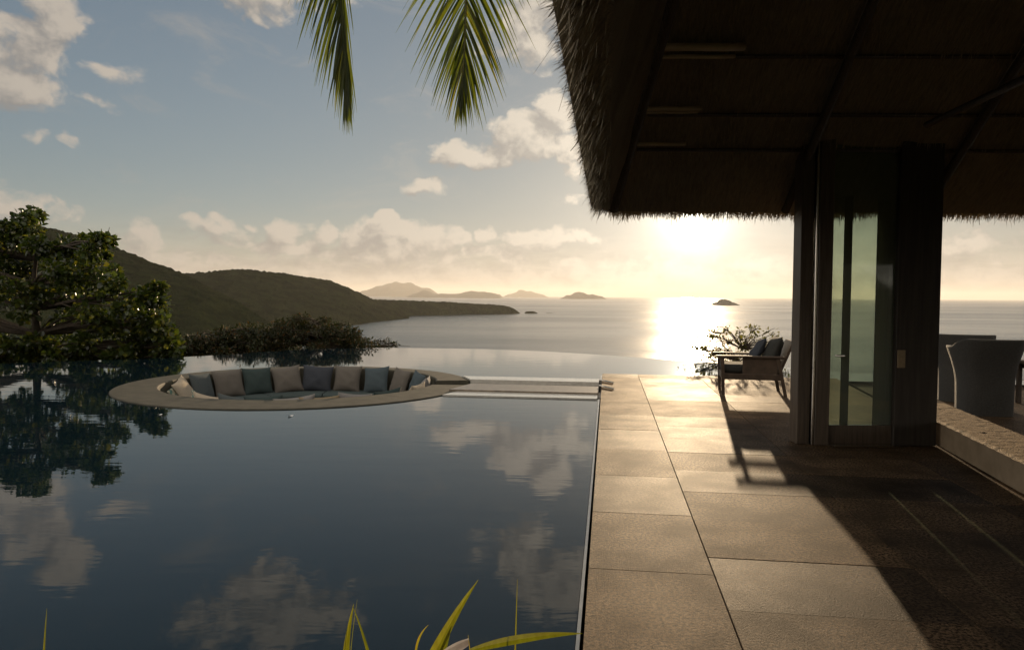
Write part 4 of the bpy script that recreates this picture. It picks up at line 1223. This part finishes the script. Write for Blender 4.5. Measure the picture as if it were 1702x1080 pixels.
# ------------------------------------------------------------------ wooden armchair on the deck
f0 = at(1200, 656, 0)                # front near foot
FW = Vector((-.975, .20, 0)).normalized(); SD = Vector((FW.y, -FW.x, 0))   # SD: chair's far side
if SD.y < 0: SD = -SD
ach = empty('wooden_armchair', f0 - FW * .43 + SD * .34, 0); 
ach.rotation_euler = (0, 0, math.atan2(FW.y, FW.x) - math.pi / 2)    # local +Y is forward
ach.scale = (1.0, 1.13, 1.0)
tag(ach, 'wooden armchair with dark cushions facing the pool, backlit on the deck', 'armchair')
side_x = -.34 if (Matrix.Rotation(ach.rotation_euler.z, 3, 'Z') @ Vector((-1, 0, 0))).y < 0 else .34   # near side in local x
def cb(name, mat, *a, b=.006, smooth=False):
    mb = MB(); mb.box(*a, b=b); return mb.build(name, M[mat], ach, smooth, local=True)
for sx in (-.34, .34):
    mb = MB(); mb.hexa([(sx - .022, .345, 0), (sx + .022, .345, 0), (sx + .022, .385, 0), (sx - .022, .385, 0), (sx - .025, .36, .575), (sx + .025, .36, .575), (sx + .025, .405, .575), (sx - .025, .405, .575)]); mb.build('leg', M['teak'], ach, local=True)
    mb = MB(); mb.hexa([(sx - .022, -.46, 0), (sx + .022, -.46, 0), (sx + .022, -.42, 0), (sx - .022, -.42, 0), (sx - .025, -.36, .575), (sx + .025, -.36, .575), (sx + .025, -.31, .575), (sx - .025, -.31, .575)]); mb.build('leg', M['teak'], ach, local=True)
    mb = MB(); mb.box(sx - .035, sx + .035, -.42, .47, .577, .612, b=.008); mb.build('arm_rest', M['teak'], ach, local=True)
    cb('side_rail', 'teak', sx - .018, sx + .018, -.375, .355, .245, .335, b=.004)
cb('front_rail', 'teak', -.315, .315, .36, .385, .245, .335, b=.004)
cb('rear_rail', 'teak', -.315, .315, -.40, -.375, .245, .335, b=.004)
cb('seat_cushion', 'fabric_dark', -.31, .31, -.30, .38, .337, .47, b=.045)
mb = MB(); vs = []
def slant(x0, x1, y0, z0, y1, z1, th): return [(x0, y0 - th, z0), (x1, y0 - th, z0), (x1, y0, z0), (x0, y0, z0), (x0, y1 - th, z1), (x1, y1 - th, z1), (x1, y1, z1), (x0, y1, z1)]
mb.hexa(slant(-.31, .31, -.33, .30, -.52, .84, .035)); mb.build('back_frame', M['teak'], ach, local=True)
bc = pillow_mesh('back_cushion', M['fabric_dark'], .60, .52, .20, 77)
bc.parent = ach; bc.matrix_local = Matrix.Translation((0, -.30, .66)) @ Matrix.Rotation(R(20), 4, 'X')
cb('side_slats', 'teak', (side_x - .008), (side_x + .008), -.33, .12, .336, .576, b=.002)
tp = pillow_mesh('throw_pillow', FB['navy'], .44, .44, .15, 78)
rot = Matrix.Rotation(ach.rotation_euler.z, 4, 'Z')
tp.matrix_world = Matrix.Translation(Vector(ach.location)) @ rot @ Matrix.Translation((.06, -.12, .66)) @ Matrix.Rotation(R(28), 4, 'X') @ Matrix.Rotation(R(10), 4, 'Y')
tag(tp, 'grey pillow leaning on the back cushion of the wooden armchair', 'pillow')

# ------------------------------------------------------------------ petals on the water
M['petal'] = simple('white_petal', (.75, .72, .66), (.85, .82, .78), 60, .5)
for (px, py, lb) in ((265, 690, 'tiny white petal floating near the left tree reflection'), (483, 692, 'tiny white petal floating in front of the middle of the round lounge')):
    c = at(px, py, WZ); V = [Vector((c.x, c.y, WZ + .004))]; Fp = []
    for i in range(10):
        a = 2 * math.pi * i / 10
        V.append(Vector((c.x + .034 * math.cos(a) * (1 + .15 * math.sin(3 * a)), c.y + .02 * math.sin(a), WZ + .012 + .006 * math.sin(2 * a))))
        Fp.append((0, 1 + i, 1 + (i + 1) % 10))
    tag(link_mesh('petal', V, Fp, M['petal'], smooth=True), lb, 'petal', 'petals on the pool')
# ------------------------------------------------------------------ air
mb = MB(); mb.box(-72000, 72000, -72000, 72000, SEA_Z - 8, 620)
hm = bpy.data.materials.new('sea_haze'); hm.use_nodes = True
hn = hm.node_tree; hn.nodes.clear()
pv = hn.nodes.new('ShaderNodeVolumePrincipled'); ho = hn.nodes.new('ShaderNodeOutputMaterial')
pv.inputs['Density'].default_value = 2.4e-5; pv.inputs['Color'].default_value = (.93, .90, .86, 1)
pv.inputs['Anisotropy'].default_value = .38
hn.links.new(pv.outputs[0], ho.inputs['Volume'])
hazeo = mb.build('haze', hm); hazeo['kind'] = 'stuff'
